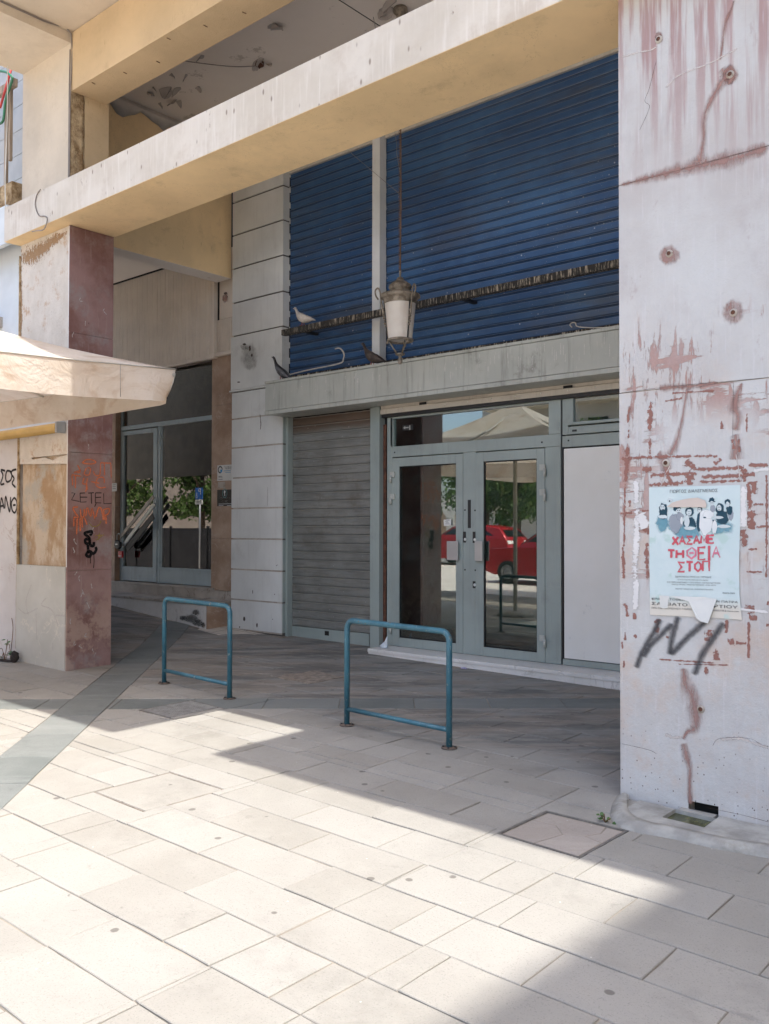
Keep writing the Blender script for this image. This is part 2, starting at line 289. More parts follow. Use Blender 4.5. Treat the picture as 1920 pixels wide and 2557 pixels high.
def glass(name, tint, rough=.0, refl=1.45, dust=.04, bright=1):
    n = N(name); t = n.t; t.nodes.remove(n.p)
    tr = t.nodes.new('ShaderNodeBsdfTransparent'); n.L(tint, tr.inputs[0]); gl = t.nodes.new('ShaderNodeBsdfGlossy'); gl.inputs['Roughness'].default_value = rough; n.L((bright, bright, bright, 1), gl.inputs[0])
    fr = t.nodes.new('ShaderNodeFresnel'); fr.inputs[0].default_value = refl
    f2 = n.math('ADD', n.math('MULTIPLY', fr.outputs[0], 1.6), .12)
    mx = t.nodes.new('ShaderNodeMixShader'); n.L(f2, mx.inputs[0]); n.L(tr.outputs[0], mx.inputs[1]); n.L(gl.outputs[0], mx.inputs[2])
    df = t.nodes.new('ShaderNodeBsdfDiffuse'); n.L((.5, .5, .47, 1), df.inputs[0]); m2 = t.nodes.new('ShaderNodeMixShader')
    sp = n.math('MULTIPLY', n.ramp(n.voro(42), .07, .04), .8)
    n.L(n.math('ADD', sp, n.math('MULTIPLY', n.ramp(n.noise(4, 6), .4, .8), dust)), m2.inputs[0]); n.L(mx.outputs[0], m2.inputs[1]); n.L(df.outputs[0], m2.inputs[2])
    n.L(m2.outputs[0], n.out.inputs[0]); return n.m
MT['glass'] = glass('door_glass', (.50, .62, .60, 1)); MT['glass2'] = glass('inner_glass', (.45, .62, .58, 1)); MT['shopglass'] = glass('shop_glass', (.55, .55, .5, 1), dust=.02)
# canvas
n = N('umbrella_canvas'); c = n.mix(n.ramp(n.noise(1.3, 6, .65), .35, .65), (.62, .555, .47, 1), (.74, .70, .64, 1)); c = n.mix(n.math('MULTIPLY', n.ramp(n.noise(2.2, 7, .65, sc=(1, .7, 1.8), dist=.8, off=(4, 2, 0)), .50, .66), .55), c, (.42, .29, .19, 1)); c = n.mix(n.math('MULTIPLY', n.ramp(n.noise(7, 8, .75, sc=(1, 1, .8), off=(4, 2, 6)), .62, .70), .5), c, (.30, .18, .11, 1))
tl = n.t.nodes.new('ShaderNodeBsdfTranslucent'); n.L(n.mix(.4, c, (.95, .66, .42, 1)), tl.inputs[0]); m = n.fin(c, .9, 0, .1); mx = n.t.nodes.new('ShaderNodeMixShader'); mx.inputs[0].default_value = .42
n.L(n.p.outputs[0], mx.inputs[1]); n.L(tl.outputs[0], mx.inputs[2]); n.L(mx.outputs[0], n.out.inputs[0]); n.bump(n.math('ADD', n.noise(3.5, 5, .6, dist=1.5), n.math('MULTIPLY', n.noise(40, 3), .1)), .55, .06); MT['canvas'] = m
MT['pole'] = plain('pale_pole', (.45, .42, .37, 1), .5)
# paving
def paving(name, a, b, dirt_under=True, spots=True):
    n = N(name); t = n.attr('a'); c = n.mix(t, a, b)
    c = n.mix(n.ramp(n.noise(2.2, 6, .65), .35, .7), c, n.mix(.5, c, mul(b, 1.1)))
    c = n.mix(n.math('MULTIPLY', n.ramp(n.noise(130, 3, .7), .56, .66), .35), c, mul(a, .45))
    d45 = n.t.nodes.new('ShaderNodeMapping'); d45.vector_type = 'POINT'; d45.inputs['Rotation'].default_value = (0, 0, R(-40)); n.L(n.pos, d45.inputs[0])
    sm = n.noise(1.3, 7, .68, v=d45.outputs[0], sc=(.55, 2.4, 1))
    if dirt_under:
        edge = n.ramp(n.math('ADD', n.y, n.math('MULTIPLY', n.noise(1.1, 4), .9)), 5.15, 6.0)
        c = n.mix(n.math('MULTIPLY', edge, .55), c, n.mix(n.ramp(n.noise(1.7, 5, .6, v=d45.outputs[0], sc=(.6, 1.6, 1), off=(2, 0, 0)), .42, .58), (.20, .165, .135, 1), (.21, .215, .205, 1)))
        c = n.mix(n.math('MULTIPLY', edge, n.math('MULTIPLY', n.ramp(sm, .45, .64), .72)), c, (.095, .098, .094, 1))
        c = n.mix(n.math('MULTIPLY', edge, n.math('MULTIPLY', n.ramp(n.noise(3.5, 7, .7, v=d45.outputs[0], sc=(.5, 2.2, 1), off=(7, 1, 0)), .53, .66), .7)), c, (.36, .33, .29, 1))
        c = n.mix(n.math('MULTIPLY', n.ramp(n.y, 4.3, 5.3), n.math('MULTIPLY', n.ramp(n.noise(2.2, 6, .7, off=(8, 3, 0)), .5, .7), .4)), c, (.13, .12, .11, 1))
    else:
        c = n.mix(n.math('MULTIPLY', n.ramp(sm, .5, .7), .5), c, mul(b, 1.3))
    if spots:
        sp = n.ramp(n.math('ADD', n.voro(4.3, v=d45.outputs[0], sc=(1, 1, 1)), n.math('MULTIPLY', n.noise(22, 2), .06)), .125, .10)
        keep = n.ramp(n.noise(3.1, 1, off=(3, 8, 0)), .41, .44)
        c = n.mix(n.math('MULTIPLY', n.math('MULTIPLY', sp, keep), .72), c, (.10, .09, .08, 1))
        c = n.mix(n.ramp(n.voro(7.7), .035, .02), c, (.6, .58, .55, 1))
    c = n.mix(n.math('MULTIPLY', n.ramp(n.noise(1.1, 8, .75, off=(5, 2, 0)), .52, .70), .35), c, mul(a, .62))
    c = n.mix(n.math('MULTIPLY', n.ramp(n.noise(7, 8, .78, off=(5, 9, 0)), .60, .68), .3), c, mul(a, .55))
    n.bump(n.math('ADD', n.noise(90, 5, .7), n.math('MULTIPLY', n.noise(12, 4), .5)), .7, .005)
    return n.fin(c, .8, 0, .3)
MT['tile'] = paving('sandstone_tile', (.285, .27, .238, 1), (.335, .322, .292, 1))
MT['slate'] = paving('dark_slate_slab', (.13, .145, .138, 1), (.20, .21, .20, 1), False, False)
MT['bed'] = plain('joint_mortar', (.245, .215, .175, 1), .9, 0, .35, 3, .4, dirt=(.05, .04, .03, 1))
MT['hatch'] = paving('hatch_stone', (.33, .29, .25, 1), (.38, .34, .3, 1), False, True)
MT['cement'] = plain('cement_apron', (.36, .35, .32, 1), .85, 0, .22, 9, .5, dirt=(.2, .19, .15, 1))
MT['cement_patch'] = plain('rough_cement', (.26, .22, .18, 1), .9, 0, .3, 14, .9, dirt=(.14, .11, .08, 1))
n = N('algae_water'); MT['algae'] = n.bump(n.noise(30, 5), .3, .004).fin(n.mix(n.ramp(n.noise(14, 5, sc=(1, .3, 1)), .4, .62), (.05, .055, .022, 1), (.11, .115, .05, 1)), .25, 0, .5)
MT['zinc'] = plain('worn_zinc', (.34, .33, .305, 1), .6, .1, .2, 20)
MT['iron'] = plain('cast_iron', (.19, .18, .165, 1), .6, .4, .2, 30, .3)
n = N('leaf'); MT['leaf'] = n.fin(n.mix(n.rnd(), (.03, .09, .012, 1), (.07, .15, .03, 1)), .5)
MT['stem'] = plain('stem', (.16, .09, .05, 1), .8)
MT['paper'] = plain('paper_white', (.66, .66, .62, 1), .6, 0, .05); MT['tape'] = plain('yellowed_paper', (.55, .5, .42, 1), .7)
def flat(name, c, rough=.6): 
    n = N(name); return n.fin(mul(c, 1), rough, 0, .3)
def decal(name, col, soft=.25, dens=.9, grain=30, sc=(1, 1, 1), rough=.8, contrast=.35):
    n = N(name); a = n.attr('a')
    nz = n.math('SUBTRACT', n.noise(grain, 7, .72, sc=sc), .5); f = n.math('ADD', a, n.math('MULTIPLY', nz, contrast*7)); f = n.ramp(n.math('SUBTRACT', f, .08+contrast*.7), 0, soft)
    c = n.mix(n.noise(grain*.4, 3), mul(col, .85), mul(col, 1.15)); m = n.fin(c, rough, 0, .2, n.math('MULTIPLY', f, dens)); return m
MT['scar'] = decal('bare_red_marble', (.32, .155, .125, 1), .2, .85, 34, (1, 1, 1), contrast=.5)
MT['stain'] = decal('rust_stain', (.36, .21, .18, 1), 1.0, .8, 26, (1, 1, .3), contrast=.2)
MT['spray'] = decal('grey_spray', (.085, .082, .085, 1), .9, .8, 50, contrast=.10)
MT['spray_black'] = decal('black_spray', (.01, .01, .011, 1), .3, .95, 60, contrast=.05)
MT['spray_orange'] = decal('orange_spray', (.74, .22, .10, 1), .6, .8, 60, contrast=.22)
MT['spray_brown'] = decal('brown_black_spray', (.03, .024, .02, 1), .5, .95, 60, contrast=.08)
MT['yellow_spray'] = decal('yellow_spray', (.45, .33, .06, 1), .5, .6, 60, contrast=.3)
MT['soot'] = decal('soot', (.16, .145, .125, 1), 1.2, .55, 16, contrast=.2)
MT['marker'] = decal('marker_line', (.02, .015, .015, 1), .3, .95, 60, contrast=.04)
MT['crackline'] = decal('crack_line', (.10, .075, .065, 1), .3, .8, 40, contrast=.25)
MT['pale_scratch'] = decal('pale_scratch', (.66, .6, .56, 1), .5, .75, 50, contrast=.35)
MT['black_mould'] = decal('black_mould', (.03, .028, .024, 1), .5, .7, 90, contrast=.5)
MT['poop'] = decal('dropping', (.7, .68, .64, 1), .3, .9, 80, contrast=.3)
MT['paper_shred'] = decal('torn_paper', (.70, .68, .66, 1), .15, 1, 26, (1, 1, 3), contrast=.33)

# ---------------------------------------------------------------- flat marks
def ribbon(b, at, pts, w, nrm):
    """strip along pts (3-D) with attribute a: 0 on both rims, 1 on the middle line"""
    pts = [Vector(p) for p in pts]; nrm = Vector(nrm); n0 = len(b.v); ws = w if isinstance(w, (list, tuple)) else [w]*len(pts)
    for i, p in enumerate(pts):
        t = (pts[min(i+1, len(pts)-1)]-pts[max(i-1, 0)]).normalized(); s = t.cross(nrm).normalized()
        b.v += [p-s*ws[i]/2, p, p+s*ws[i]/2]; e = 1 if 0 < i < len(pts)-1 else .55; at += [0, e, 0]
    for i in range(len(pts)-1):
        k = n0+i*3
        for j in (0, 1): b.f.append([k+j, k+j+1, k+j+4, k+j+3]); b.smooth.append(False)
def densify(pts, k=6):
    pts = [Vector(p) for p in pts]; out = []
    for i in range(len(pts)-1):
        p0 = pts[max(i-1, 0)]; p1 = pts[i]; p2 = pts[i+1]; p3 = pts[min(i+2, len(pts)-1)]
        for j in range(k):
            t = j/k; out.append(.5*((2*p1)+(p2-p0)*t+(2*p0-5*p1+4*p2-p3)*t*t+(-p0+3*p1-3*p2+p3)*t**3))
    return out+[pts[-1]]
_lift = [0]
def marks(name, mat, parent, conv, strokes, nrm=(0, -1, 0), smooth=True, lift=.0015, **tg):
    """strokes: list of (points px, width m)"""
    b = MB(); at = []; nv = Vector(nrm)
    for pts, w in strokes:
        _lift[0] = (_lift[0]+1) % 12; q = [Vector(conv(*p))+nv*(lift+_lift[0]*.00012) for p in pts]
        if smooth and len(q) > 2:
            k = 6; q2 = densify(q, k)
            if isinstance(w, (list, tuple)): w = [w[min(i//k, len(w)-1)]*(1-(i % k)/k)+w[min(i//k+1, len(w)-1)]*(i % k)/k for i in range(len(q2))]
            q = q2
        elif len(q) == 2: q = [q[0], q[0].lerp(q[1], .08), q[0].lerp(q[1], .5), q[0].lerp(q[1], .92), q[1]]; w = w if not isinstance(w, (list, tuple)) else [w[0], w[0], (w[0]+w[-1])/2, w[-1], w[-1]]
        ribbon(b, at, q, w, nrm)
    return b.build(name, mat, parent, attr=at, **tg)
def blobs(name, mat, parent, conv, items, nrm=(0, -1, 0), lift=.0012, **tg):
    """soft patches: (px, py, rx px, ry px)"""
    b = MB(); at = []; nv = Vector(nrm)
    for cx, cy, rx, ry in items:
        _lift[0] = (_lift[0]+1) % 12; l = nv*(lift+_lift[0]*.00012); n0 = len(b.v); b.v.append(Vector(conv(cx, cy))+l); at.append(1)
        K = 16
        for rr, a in ((.6, .8), (1, 0)):
            for k in range(K):
                t = 2*math.pi*k/K; q = rr*random.uniform(.85, 1.15); b.v.append(Vector(conv(cx+rx*q*math.cos(t), cy+ry*q*math.sin(t)))+l); at.append(a)
        for k in range(K):
            j = (k+1) % K; b.f.append([n0, n0+1+k, n0+1+j]); b.f.append([n0+1+k, n0+1+K+k, n0+1+K+j, n0+1+j]); b.smooth += [False, False]
    return b.build(name, mat, parent, attr=at, **tg)
GLY = {  # stroke letters on a 1 x 1 cell
 'Χ': [[(0, 0), (1, 1)], [(0, 1), (1, 0)]], 'Α': [[(0, 0), (.5, 1), (1, 0)], [(.2, .4), (.85, .42)]], 'Σ': [[(1, .95), (.05, 1), (.55, .5), (0, .02), (1, .05)]],
 'Μ': [[(0, 0), (.1, 1), (.5, .3), (.9, 1), (1, 0)]], 'Ε': [[(1, 1), (0, .97), (.02, 0), (1, .03)], [(0, .5), (.8, .52)]], 'Τ': [[(0, 1), (1, .97)], [(.5, 1), (.5, 0)]],
 'Η': [[(0, 0), (.02, 1)], [(1, 0), (.98, 1)], [(0, .5), (1, .52)]], 'Θ': [[(.5, 1), (.05, .7), (.05, .3), (.5, 0), (.95, .3), (.95, .7), (.5, 1)], [(.25, .5), (.75, .52)]],
 'Ι': [[(.5, 1), (.5, 0)], [(.2, 1), (.8, 1)], [(.2, 0), (.8, 0)]], 'Ο': [[(.5, 1), (.05, .7), (.05, .3), (.5, 0), (.95, .3), (.95, .7), (.5, 1)]], 'Π': [[(0, 0), (.03, 1), (.97, 1), (1, 0)]],
 'Ν': [[(0, 0), (.05, 1), (.9, 0), (1, 1)]], 'Z': [[(0, 1), (.75, 1), (.1, .3), (0, .05), (.9, 0)]], 'L': [[(0, 1), (.05, 0), (1.1, .05)]], 'ς': [[(1, 1), (.45, .95), (.2, .7), (.45, .5), (.55, .2), (.8, -.05), (.9, -.25)]]}
def glyphs(s, x0, y0, w, h, gap=.25, dx=0, dy=0):
    """strokes in px for the word s from (x0,y0) bottom left, cell w x h"""
    out = []; x = x0
    for i, ch in enumerate(s):
        if ch != ' ':
            for st in GLY[ch]: out.append([(x+p[0]*w, y0+dy*i-p[1]*h) for p in st])
        x += w*(1+gap)
    return out
def text(name, body, mat, parent, pl, pr, conv, nrm_y=True, h=None, **tg):
    """a line of print whose baseline runs from px point pl to px point pr"""
    a = Vector(conv(*pl)); b = Vector(conv(*pr)); cu = bpy.data.curves.new(name, 'FONT'); cu.body = body; cu.size = 1; cu.resolution_u = 3
    t = bpy.data.objects.new(name, cu); C.objects.link(t); dg = bpy.context.evaluated_depsgraph_get(); me = bpy.data.meshes.new_from_object(t.evaluated_get(dg)); bpy.data.objects.remove(t)
    xs = [v.co.x for v in me.vertices]; ys = [v.co.y for v in me.vertices]; x0, x1 = min(xs), max(xs); s = (b-a).length/(x1-x0); u = (b-a).normalized(); up = Vector((0, 0, 1))
    sy = s if h is None else h/max(ys); nv = Vector((0, -1, 0)) if nrm_y else Vector((1, 0, 0)); off = absloc(parent)
    for v in me.vertices: v.co = a + u*(v.co.x-x0)*s + up*v.co.y*sy + nv*.003 - off
    me.materials.clear(); me.materials.append(mat); o = bpy.data.objects.new(name, me); C.objects.link(o); o.parent = parent; return tag(o, **tg)
MT['ink'] = flat('ink_grey', (.06, .065, .075, 1)); MT['ink_black'] = flat('ink_black', (.02, .02, .02, 1)); MT['ink_white'] = flat('ink_white', (.7, .72, .72, 1))

# ================================================================ PAVEMENT
def grid_sheet(name, mat, x0, x1, y0, y1, dz, step, **tg):
    b = MB(); nx = max(1, int((x1-x0)/step)); ny = max(1, int((y1-y0)/step))
    for i in range(nx+1):
        for j in range(ny+1):
            x = x0+(x1-x0)*i/nx; y = y0+(y1-y0)*j/ny; b.v.append(Vector((x, y, g(x, y)+dz)))
    for i in range(nx):
        for j in range(ny): k = i*(ny+1)+j; b.f.append([k, k+ny+1, k+ny+2, k+1]); b.smooth.append(False)
    return b.build(name, mat, **tg)
n = N('far_square_paving'); n.bump(n.noise(20, 5), .2, .004)
bt = n.t.nodes.new('ShaderNodeTexBrick'); bt.inputs['Scale'].default_value = 1; bt.inputs['Brick Width'].default_value = .61; bt.inputs['Row Height'].default_value = .31; bt.inputs['Mortar Size'].default_value = .006
bt.inputs['Color1'].default_value = (.58, .52, .44, 1); bt.inputs['Color2'].default_value = (.64, .58, .5, 1); bt.inputs['Mortar'].default_value = (.2, .17, .14, 1); n.L(n.pos, bt.inputs[0]); MT['far'] = n.fin(bt.outputs[0], .85)
ground = grid_sheet('ground', MT['far'], -150, 90, -150, 9, -.05, 6, kind='structure')
pave = grid_sheet('pavement', MT['bed'], -13.5, 3, -2, 8.3, -.007, .5, kind='structure')

def halfclip(poly, a, b, keep_left=True):
    out = []; k = len(poly)
    def sd(p): return ((b[0]-a[0])*(p[1]-a[1])-(b[1]-a[1])*(p[0]-a[0]))*(1 if keep_left else -1)
    for i in range(k):
        p, q = poly[i], poly[(i+1) % k]; sp, sq = sd(p), sd(q)
        if sp >= 0: out.append(p)
        if (sp > 0 > sq) or (sp < 0 < sq): t = sp/(sp-sq); out.append((p[0]+(q[0]-p[0])*t, p[1]+(q[1]-p[1])*t))
    return out
def area(p): return abs(sum(p[i][0]*p[(i+1) % len(p)][1]-p[(i+1) % len(p)][0]*p[i][1] for i in range(len(p))))/2 if len(p) > 2 else 0
def subtract(polys, hole):      # hole counter-clockwise convex
    res = []
    for p in polys:
        rest = p
        for i in range(len(hole)):
            a, b = hole[i], hole[(i+1) % len(hole)]; o = halfclip(rest, a, b, False)
            if area(o) > .0015: res.append(o)
            rest = halfclip(rest, a, b, True)
            if area(rest) < 1e-5: rest = []; break
    return res
def ccw(p):
    s = sum(p[i][0]*p[(i+1) % len(p)][1]-p[(i+1) % len(p)][0]*p[i][1] for i in range(len(p))); return p if s > 0 else p[::-1]
def strip_poly(a, b, c, d): return ccw([a, b, c, d])
stripA = strip_poly((-2.6, .1), (-13.3, 10.8), (-13.84, 10.8), (-3.14, .1))      # x+y from -3.04 to -2.5
uB = Vector((4.08, 3.517)).normalized(); nB = Vector((-uB.y, uB.x)); B0 = Vector((-7.675, 3.751))
def Bp(s, t): q = B0+uB*s-nB*t; return (q.x, q.y)
stripB = ccw([Bp(-6, 0), Bp(8, 0), Bp(8, .385), Bp(-6, .385)])
H1 = ccw([(-2.615, 3.895), (-2.60, 4.36), (-2.12, 4.37), (-2.135, 3.885)])
H2 = ccw([(-4.79, 2.912), (-4.775, 3.44), (-4.245, 3.442), (-4.27, 2.91)])
GR = ccw([(-6.40, 4.30), (-6.375, 4.80), (-5.87, 4.785), (-5.905, 4.285)])
PT = ccw([(-6.55, 5.975), (-6.52, 6.405), (-6.07, 6.38), (-6.105, 5.935)])
def slab(poly, gap=.0034, tilt=.0022, th=.03, ch=.003, tint=None, dz=0, bld=None, at=None, wavy=False):
    poly = ccw(poly); cx = sum(p[0] for p in poly)/len(poly); cy = sum(p[1] for p in poly)/len(poly)
    def inset(ps, d):
        out = []; k = len(ps)
        for i in range(k):
            a, b, c = Vector(ps[i-1]), Vector(ps[i]), Vector(ps[(i+1) % k])
            e1 = (b-a); e2 = (c-b)
            if e1.length < 1e-4 or e2.length < 1e-4: continue
            e1.normalize(); e2.normalize(); n1 = Vector((-e1.y, e1.x)); n2 = Vector((-e2.y, e2.x)); m = n1+n2
            if m.length < .3: m = n1
            m.normalize(); out.append(b+m*min(d/max(.35, m.dot(n1)), d*2.2))
        return out
    lo = inset(poly, gap*random.uniform(.6, 1.5))
    if wavy and len(lo) >= 3:
        w = []
        for i in range(len(lo)):
            p, q = lo[i], lo[(i+1) % len(lo)]; kk_ = max(1, min(5, int((q-p).length/.13))); nn = Vector((-(q-p).y, (q-p).x)); nn = nn.normalized() if nn.length > 1e-6 else nn
            w += [p.lerp(q, t/kk_)+nn*(random.uniform(-.0005, .0042) if t else random.uniform(0, .003)) for t in range(kk_)]
        lo = w
    hi = inset([(p.x, p.y) for p in lo], ch)
    if len(lo) < 3 or len(hi) != len(lo): return False
    tx, ty, tz = (random.uniform(-tilt, tilt)*2 for _ in range(3)); off = dz+random.uniform(-tilt, tilt)
    z = lambda p: g(p.x, p.y)+off+tx*(p.x-cx)+ty*(p.y-cy)
    k = len(lo); n0 = len(bld.v); bld.v += [Vector((p.x, p.y, z(p))) for p in hi]+[Vector((p.x, p.y, z(p)-ch)) for p in lo]+[Vector((p.x, p.y, z(p)-th)) for p in lo]
    bld.f.append([n0+i for i in range(k)]); bld.smooth.append(False)
    for l in (0, 1):
        for i in range(k): j = (i+1) % k; bld.f.append([n0+l*k+i, n0+(l+1)*k+i, n0+(l+1)*k+j, n0+l*k+j]); bld.smooth.append(False)
    at += [random.random() if tint is None else tint]*(3*k); return True
ylines = [.85, 1.165, 1.478, 1.789, 2.10, 2.419, 2.732, 3.045, 3.346, 3.655, 3.952, 4.247, 4.54, 4.828]
while ylines[-1] < 8.05: ylines.append(ylines[-1]+.288)
tiles = []
for r in range(len(ylines)-1):
    y0, y1 = ylines[r], ylines[r+1]; off = -.612*(r-7)/2 + (-3.265) if 3 <= r <= 11 else -3.265-.306*(r % 2)
    k0 = int((-13-off)/.612)-1; k1 = int((-.3-off)/.612)+1
    for k in range(k0, k1+1):
        j = random.uniform(-.012, .012); x0 = off+.612*k; x1 = x0+.612
        ps = [[(x0, y0), (x1, y0), (x1, y1), (x0, y1)]]
        for h in (stripA, stripB, H1, H2, GR, PT): ps = subtract(ps, h)
        tt = random.random()
        tiles += [(p, tt) for p in ps]
def vis(poly, m=90):
    pr = []
    for x, y in poly:
        v = Vector((x, y, g(x, y))); d = v.dot(_f)
        if d < .3: return False
        pr.append((CX+FPX*v.dot(_r)/d, CY-FPX*v.dot(_u)/d))
    return max(p[0] for p in pr) > -m and min(p[0] for p in pr) < 1920+m and min(p[1] for p in pr) < 2557+m
def wid(poly):
    pr = []
    for x, y in poly: v = Vector((x, y, g(x, y))); d = max(.3, v.dot(_f)); pr.append((FPX*v.dot(_r)/d, -FPX*v.dot(_u)/d))
    return area(pr)
def hidden(poly):       # behind pillars or beyond the steps
    cx = sum(p[0] for p in poly)/len(poly); cy = sum(p[1] for p in poly)/len(poly)
    return cy > 7.95 or (cx < -9.66 and cy > 7.55) or (cx > -6.75 and cy > 7.6)
tv = [t for t in tiles if vis(t[0], 20) and not hidden(t[0])]; tv.sort(key=lambda t: -wid(t[0]))
near, far = tv[:285], tv[285:]+[t for t in tiles if not vis(t[0], 20) and not hidden(t[0])]
for p, tt in near:
    b = MB(); at = []
    if slab(p, tint=tt, bld=b, at=at, gap=.0022, wavy=True): b.build('paving_tile', MT['tile'], pave, attr=at)
b = MB(); at = []
for p, tt in far: slab(p, tint=tt, bld=b, at=at)
b.build('paving_tile_field', MT['tile'], pave, attr=at, kind='stuff')
# dark slate bands at 45 degrees
def band(pfun, s0, s1, first, step, cut=None):
    s = first
    while s < s1:
        q = [[pfun(s, 0), pfun(s+step, 0), pfun(s+step, .385), pfun(s, .385)]]; q = [ccw(x) for x in q]
        if cut: 
            for c in cut: q = subtract(q, c)
        for p in q:
            if vis(p, 60) and not hidden(p):
                b = MB(); at = []
                if slab(p, gap=.0035, bld=b, at=at, dz=-.001): b.build('slate_slab', MT['slate'], pave, attr=at)
        s += step
uA = Vector((-1, 1)).normalized(); nA = Vector((1, 1)).normalized(); A0 = Vector((-3.0, .5))
def Ap(s, t): q = A0+uA*s-nA*t; return (q.x, q.y)
band(Ap, 0, 10.6, .25, .585)
band(Bp, -5, 7, -4.6, .63, [stripA, GR])
# inspection covers
def ring(b, poly, w, z0, z1):
    P = [Vector((x, y)) for x, y in poly]; c = sum(P, Vector((0, 0)))/len(P); I = [p+(c-p).normalized()*w*1.41 for p in P]
    for i in range(4):
        j = (i+1) % 4; q = [P[i], P[j], I[j], I[i]]
        b.prism([(p.x, p.y, g(p.x, p.y)+z0) for p in q], (0, 0, z1-z0))
c1 = thing('inspection_cover', 'cracked square stone inspection cover in a steel frame in front of the right pillar', 'manhole cover', (-2.37, 4.13, -1.553), 'inspection covers set in the paving')
b = MB(); ring(b, H1, .014, -.02, -.001); b.build('cover_frame', MT['iron'], c1)
cr = [[(-2.59, 3.915), (-2.41, 3.91), (-2.36, 4.11), (-2.45, 4.20), (-2.585, 4.19)], [(-2.404, 3.91), (-2.158, 3.905), (-2.152, 4.13), (-2.26, 4.16), (-2.354, 4.108)], [(-2.585, 4.196), (-2.45, 4.206), (-2.357, 4.115), (-2.26, 4.166), (-2.22, 4.25), (-2.24, 4.345), (-2.575, 4.335)], [(-2.151, 4.137), (-2.255, 4.165), (-2.214, 4.25), (-2.232, 4.345), (-2.142, 4.35)]]
for p in cr:
    b = MB(); at = []; slab(p, gap=.001, bld=b, at=at, dz=-.004, ch=.0015); b.build('stone_piece', MT['hatch'], c1, attr=at)
c2 = thing('inspection_cover', 'flush square stone inspection cover out in the sunlit paving', 'manhole cover', (-4.52, 3.18, -1.545), 'inspection covers set in the paving')
b = MB(); ring(b, H2, .005, -.02, -.003); b.build('cover_frame', MT['cement_patch'], c2)
b = MB(); at = []; I = [tuple(Vector(p)+(Vector((-4.52, 3.176))-Vector(p)).normalized()*.011) for p in H2]; slab(I, bld=b, at=at, dz=-.001, tint=.4); b.build('stone_piece', MT['tile'], c2, attr=at)
c3 = thing('metal_cover', 'rusty chequered metal access cover beside the left rail, half in sun', 'manhole cover', (-6.14, 4.54, -1.485), 'inspection covers set in the paving')
b = MB(); ring(b, GR, .012, -.02, .0); b.build('cover_frame', MT['iron'], c3)
gx0, gx1, gy0, gy1 = -6.385, -5.985, 4.31, 4.785
b = MB(); b.quad(*[(x, y, g(x, y)-.006) for x, y in ((gx0, gy0), (gx1, gy0), (gx1, gy1), (gx0, gy1))]); b.build('cover_plate', MT['iron'], c3)
b = MB()
for i in range(17):
    for j in range(20):
        x = gx0+.012+(gx1-gx0-.024)*i/16; y = gy0+.012+(gy1-gy0-.024)*j/19; z = g(x, y)
        b.box(x-.0075, x+.0075, y-.0075, y+.0075, z-.006, z-.0005)
b.build('raised_studs', MT['zinc'], c3, kind='stuff')
b = MB(); at = []; slab([(-5.98, 4.30), (-5.915, 4.297), (-5.885, 4.775), (-5.965, 4.78)], bld=b, at=at, tint=.6); b.build('stone_piece', MT['tile'], c3, attr=at)
b = MB(); rr = []
px = [(-6.56, 5.96), (-6.40, 5.93), (-6.24, 5.95), (-6.09, 5.92), (-6.06, 6.08), (-6.08, 6.22), (-6.05, 6.39), (-6.2, 6.37), (-6.36, 6.41), (-6.53, 6.42), (-6.51, 6.27), (-6.57, 6.1)]
b.prism([(x, y, g(x, y)-.02) for x, y in px], (0, 0, .028)); tag(b.build('cement_patch', MT['cement_patch']), 'rough cement patch filling a square hole in the dark arcade paving', 'patch')

# ================================================================ RIGHT PILLAR
SOF = 3.10          # underside of the long beam
rp = thing('pillar', 'broad pillar in peeling lilac paint with the theatre poster at the right edge', 'pillar', (-1.6, 5.1, -1.55))
PY = 4.82; PXL = -2.388
nx0, nx1 = -1.99, -1.825; zn = -1.475
b = MB(); b.box(PXL+.012, -.72, PY+.012, 5.31, zn, SOF)
b.box(PXL+.012, nx0, PY+.012, 5.31, -1.62, zn); b.box(nx1, -.72, PY+.012, 5.31, -1.62, zn); b.box(nx0, nx1, PY+.1, 5.31, -1.62, zn); b.build('core', MT['mortar'], rp)
zj = [-1.52, 1.005+.0, 2.245, SOF-.002]     # joints between the slabs, measured on the photo
j1 = W(1548.8, 462.7, PY).z; j2 = W(1551.5, 981.6, PY).z
for k, (z0, z1) in enumerate(((-1.60, j2), (j2, j1), (j1, SOF-.003))):
    for x0, x1 in ((PXL, -.72),):
        if k == 0:
            b = MB()
            if x0 == PXL:
                b.box(x0, nx0, PY, PY+.02, z0, z1-.002); b.box(nx0, nx1, PY, PY+.02, zn, z1-.002); b.box(nx1, x1-.001, PY, PY+.02, z0, z1-.002)
            else: b.box(x0+.001, x1, PY, PY+.02, z0, z1-.002)
            b.build('marble_slab', MT['pillar_paint'], rp)
        else: bx('marble_slab', MT['pillar_paint'], rp, x0+.001, x1-.001, PY, PY+.02, z0+.002, z1-.002, .002)
bx('side_slab', MT['red_marble'], rp, PXL, PXL+.012, PY+.02, 5.31, -1.6, SOF-.003)
bx('drain_niche', MT['dark'], rp, nx0+.004, nx1-.004, PY+.08, PY+.099, -1.6, zn-.004)
pc = lambda x, y: W(x, y, PY)
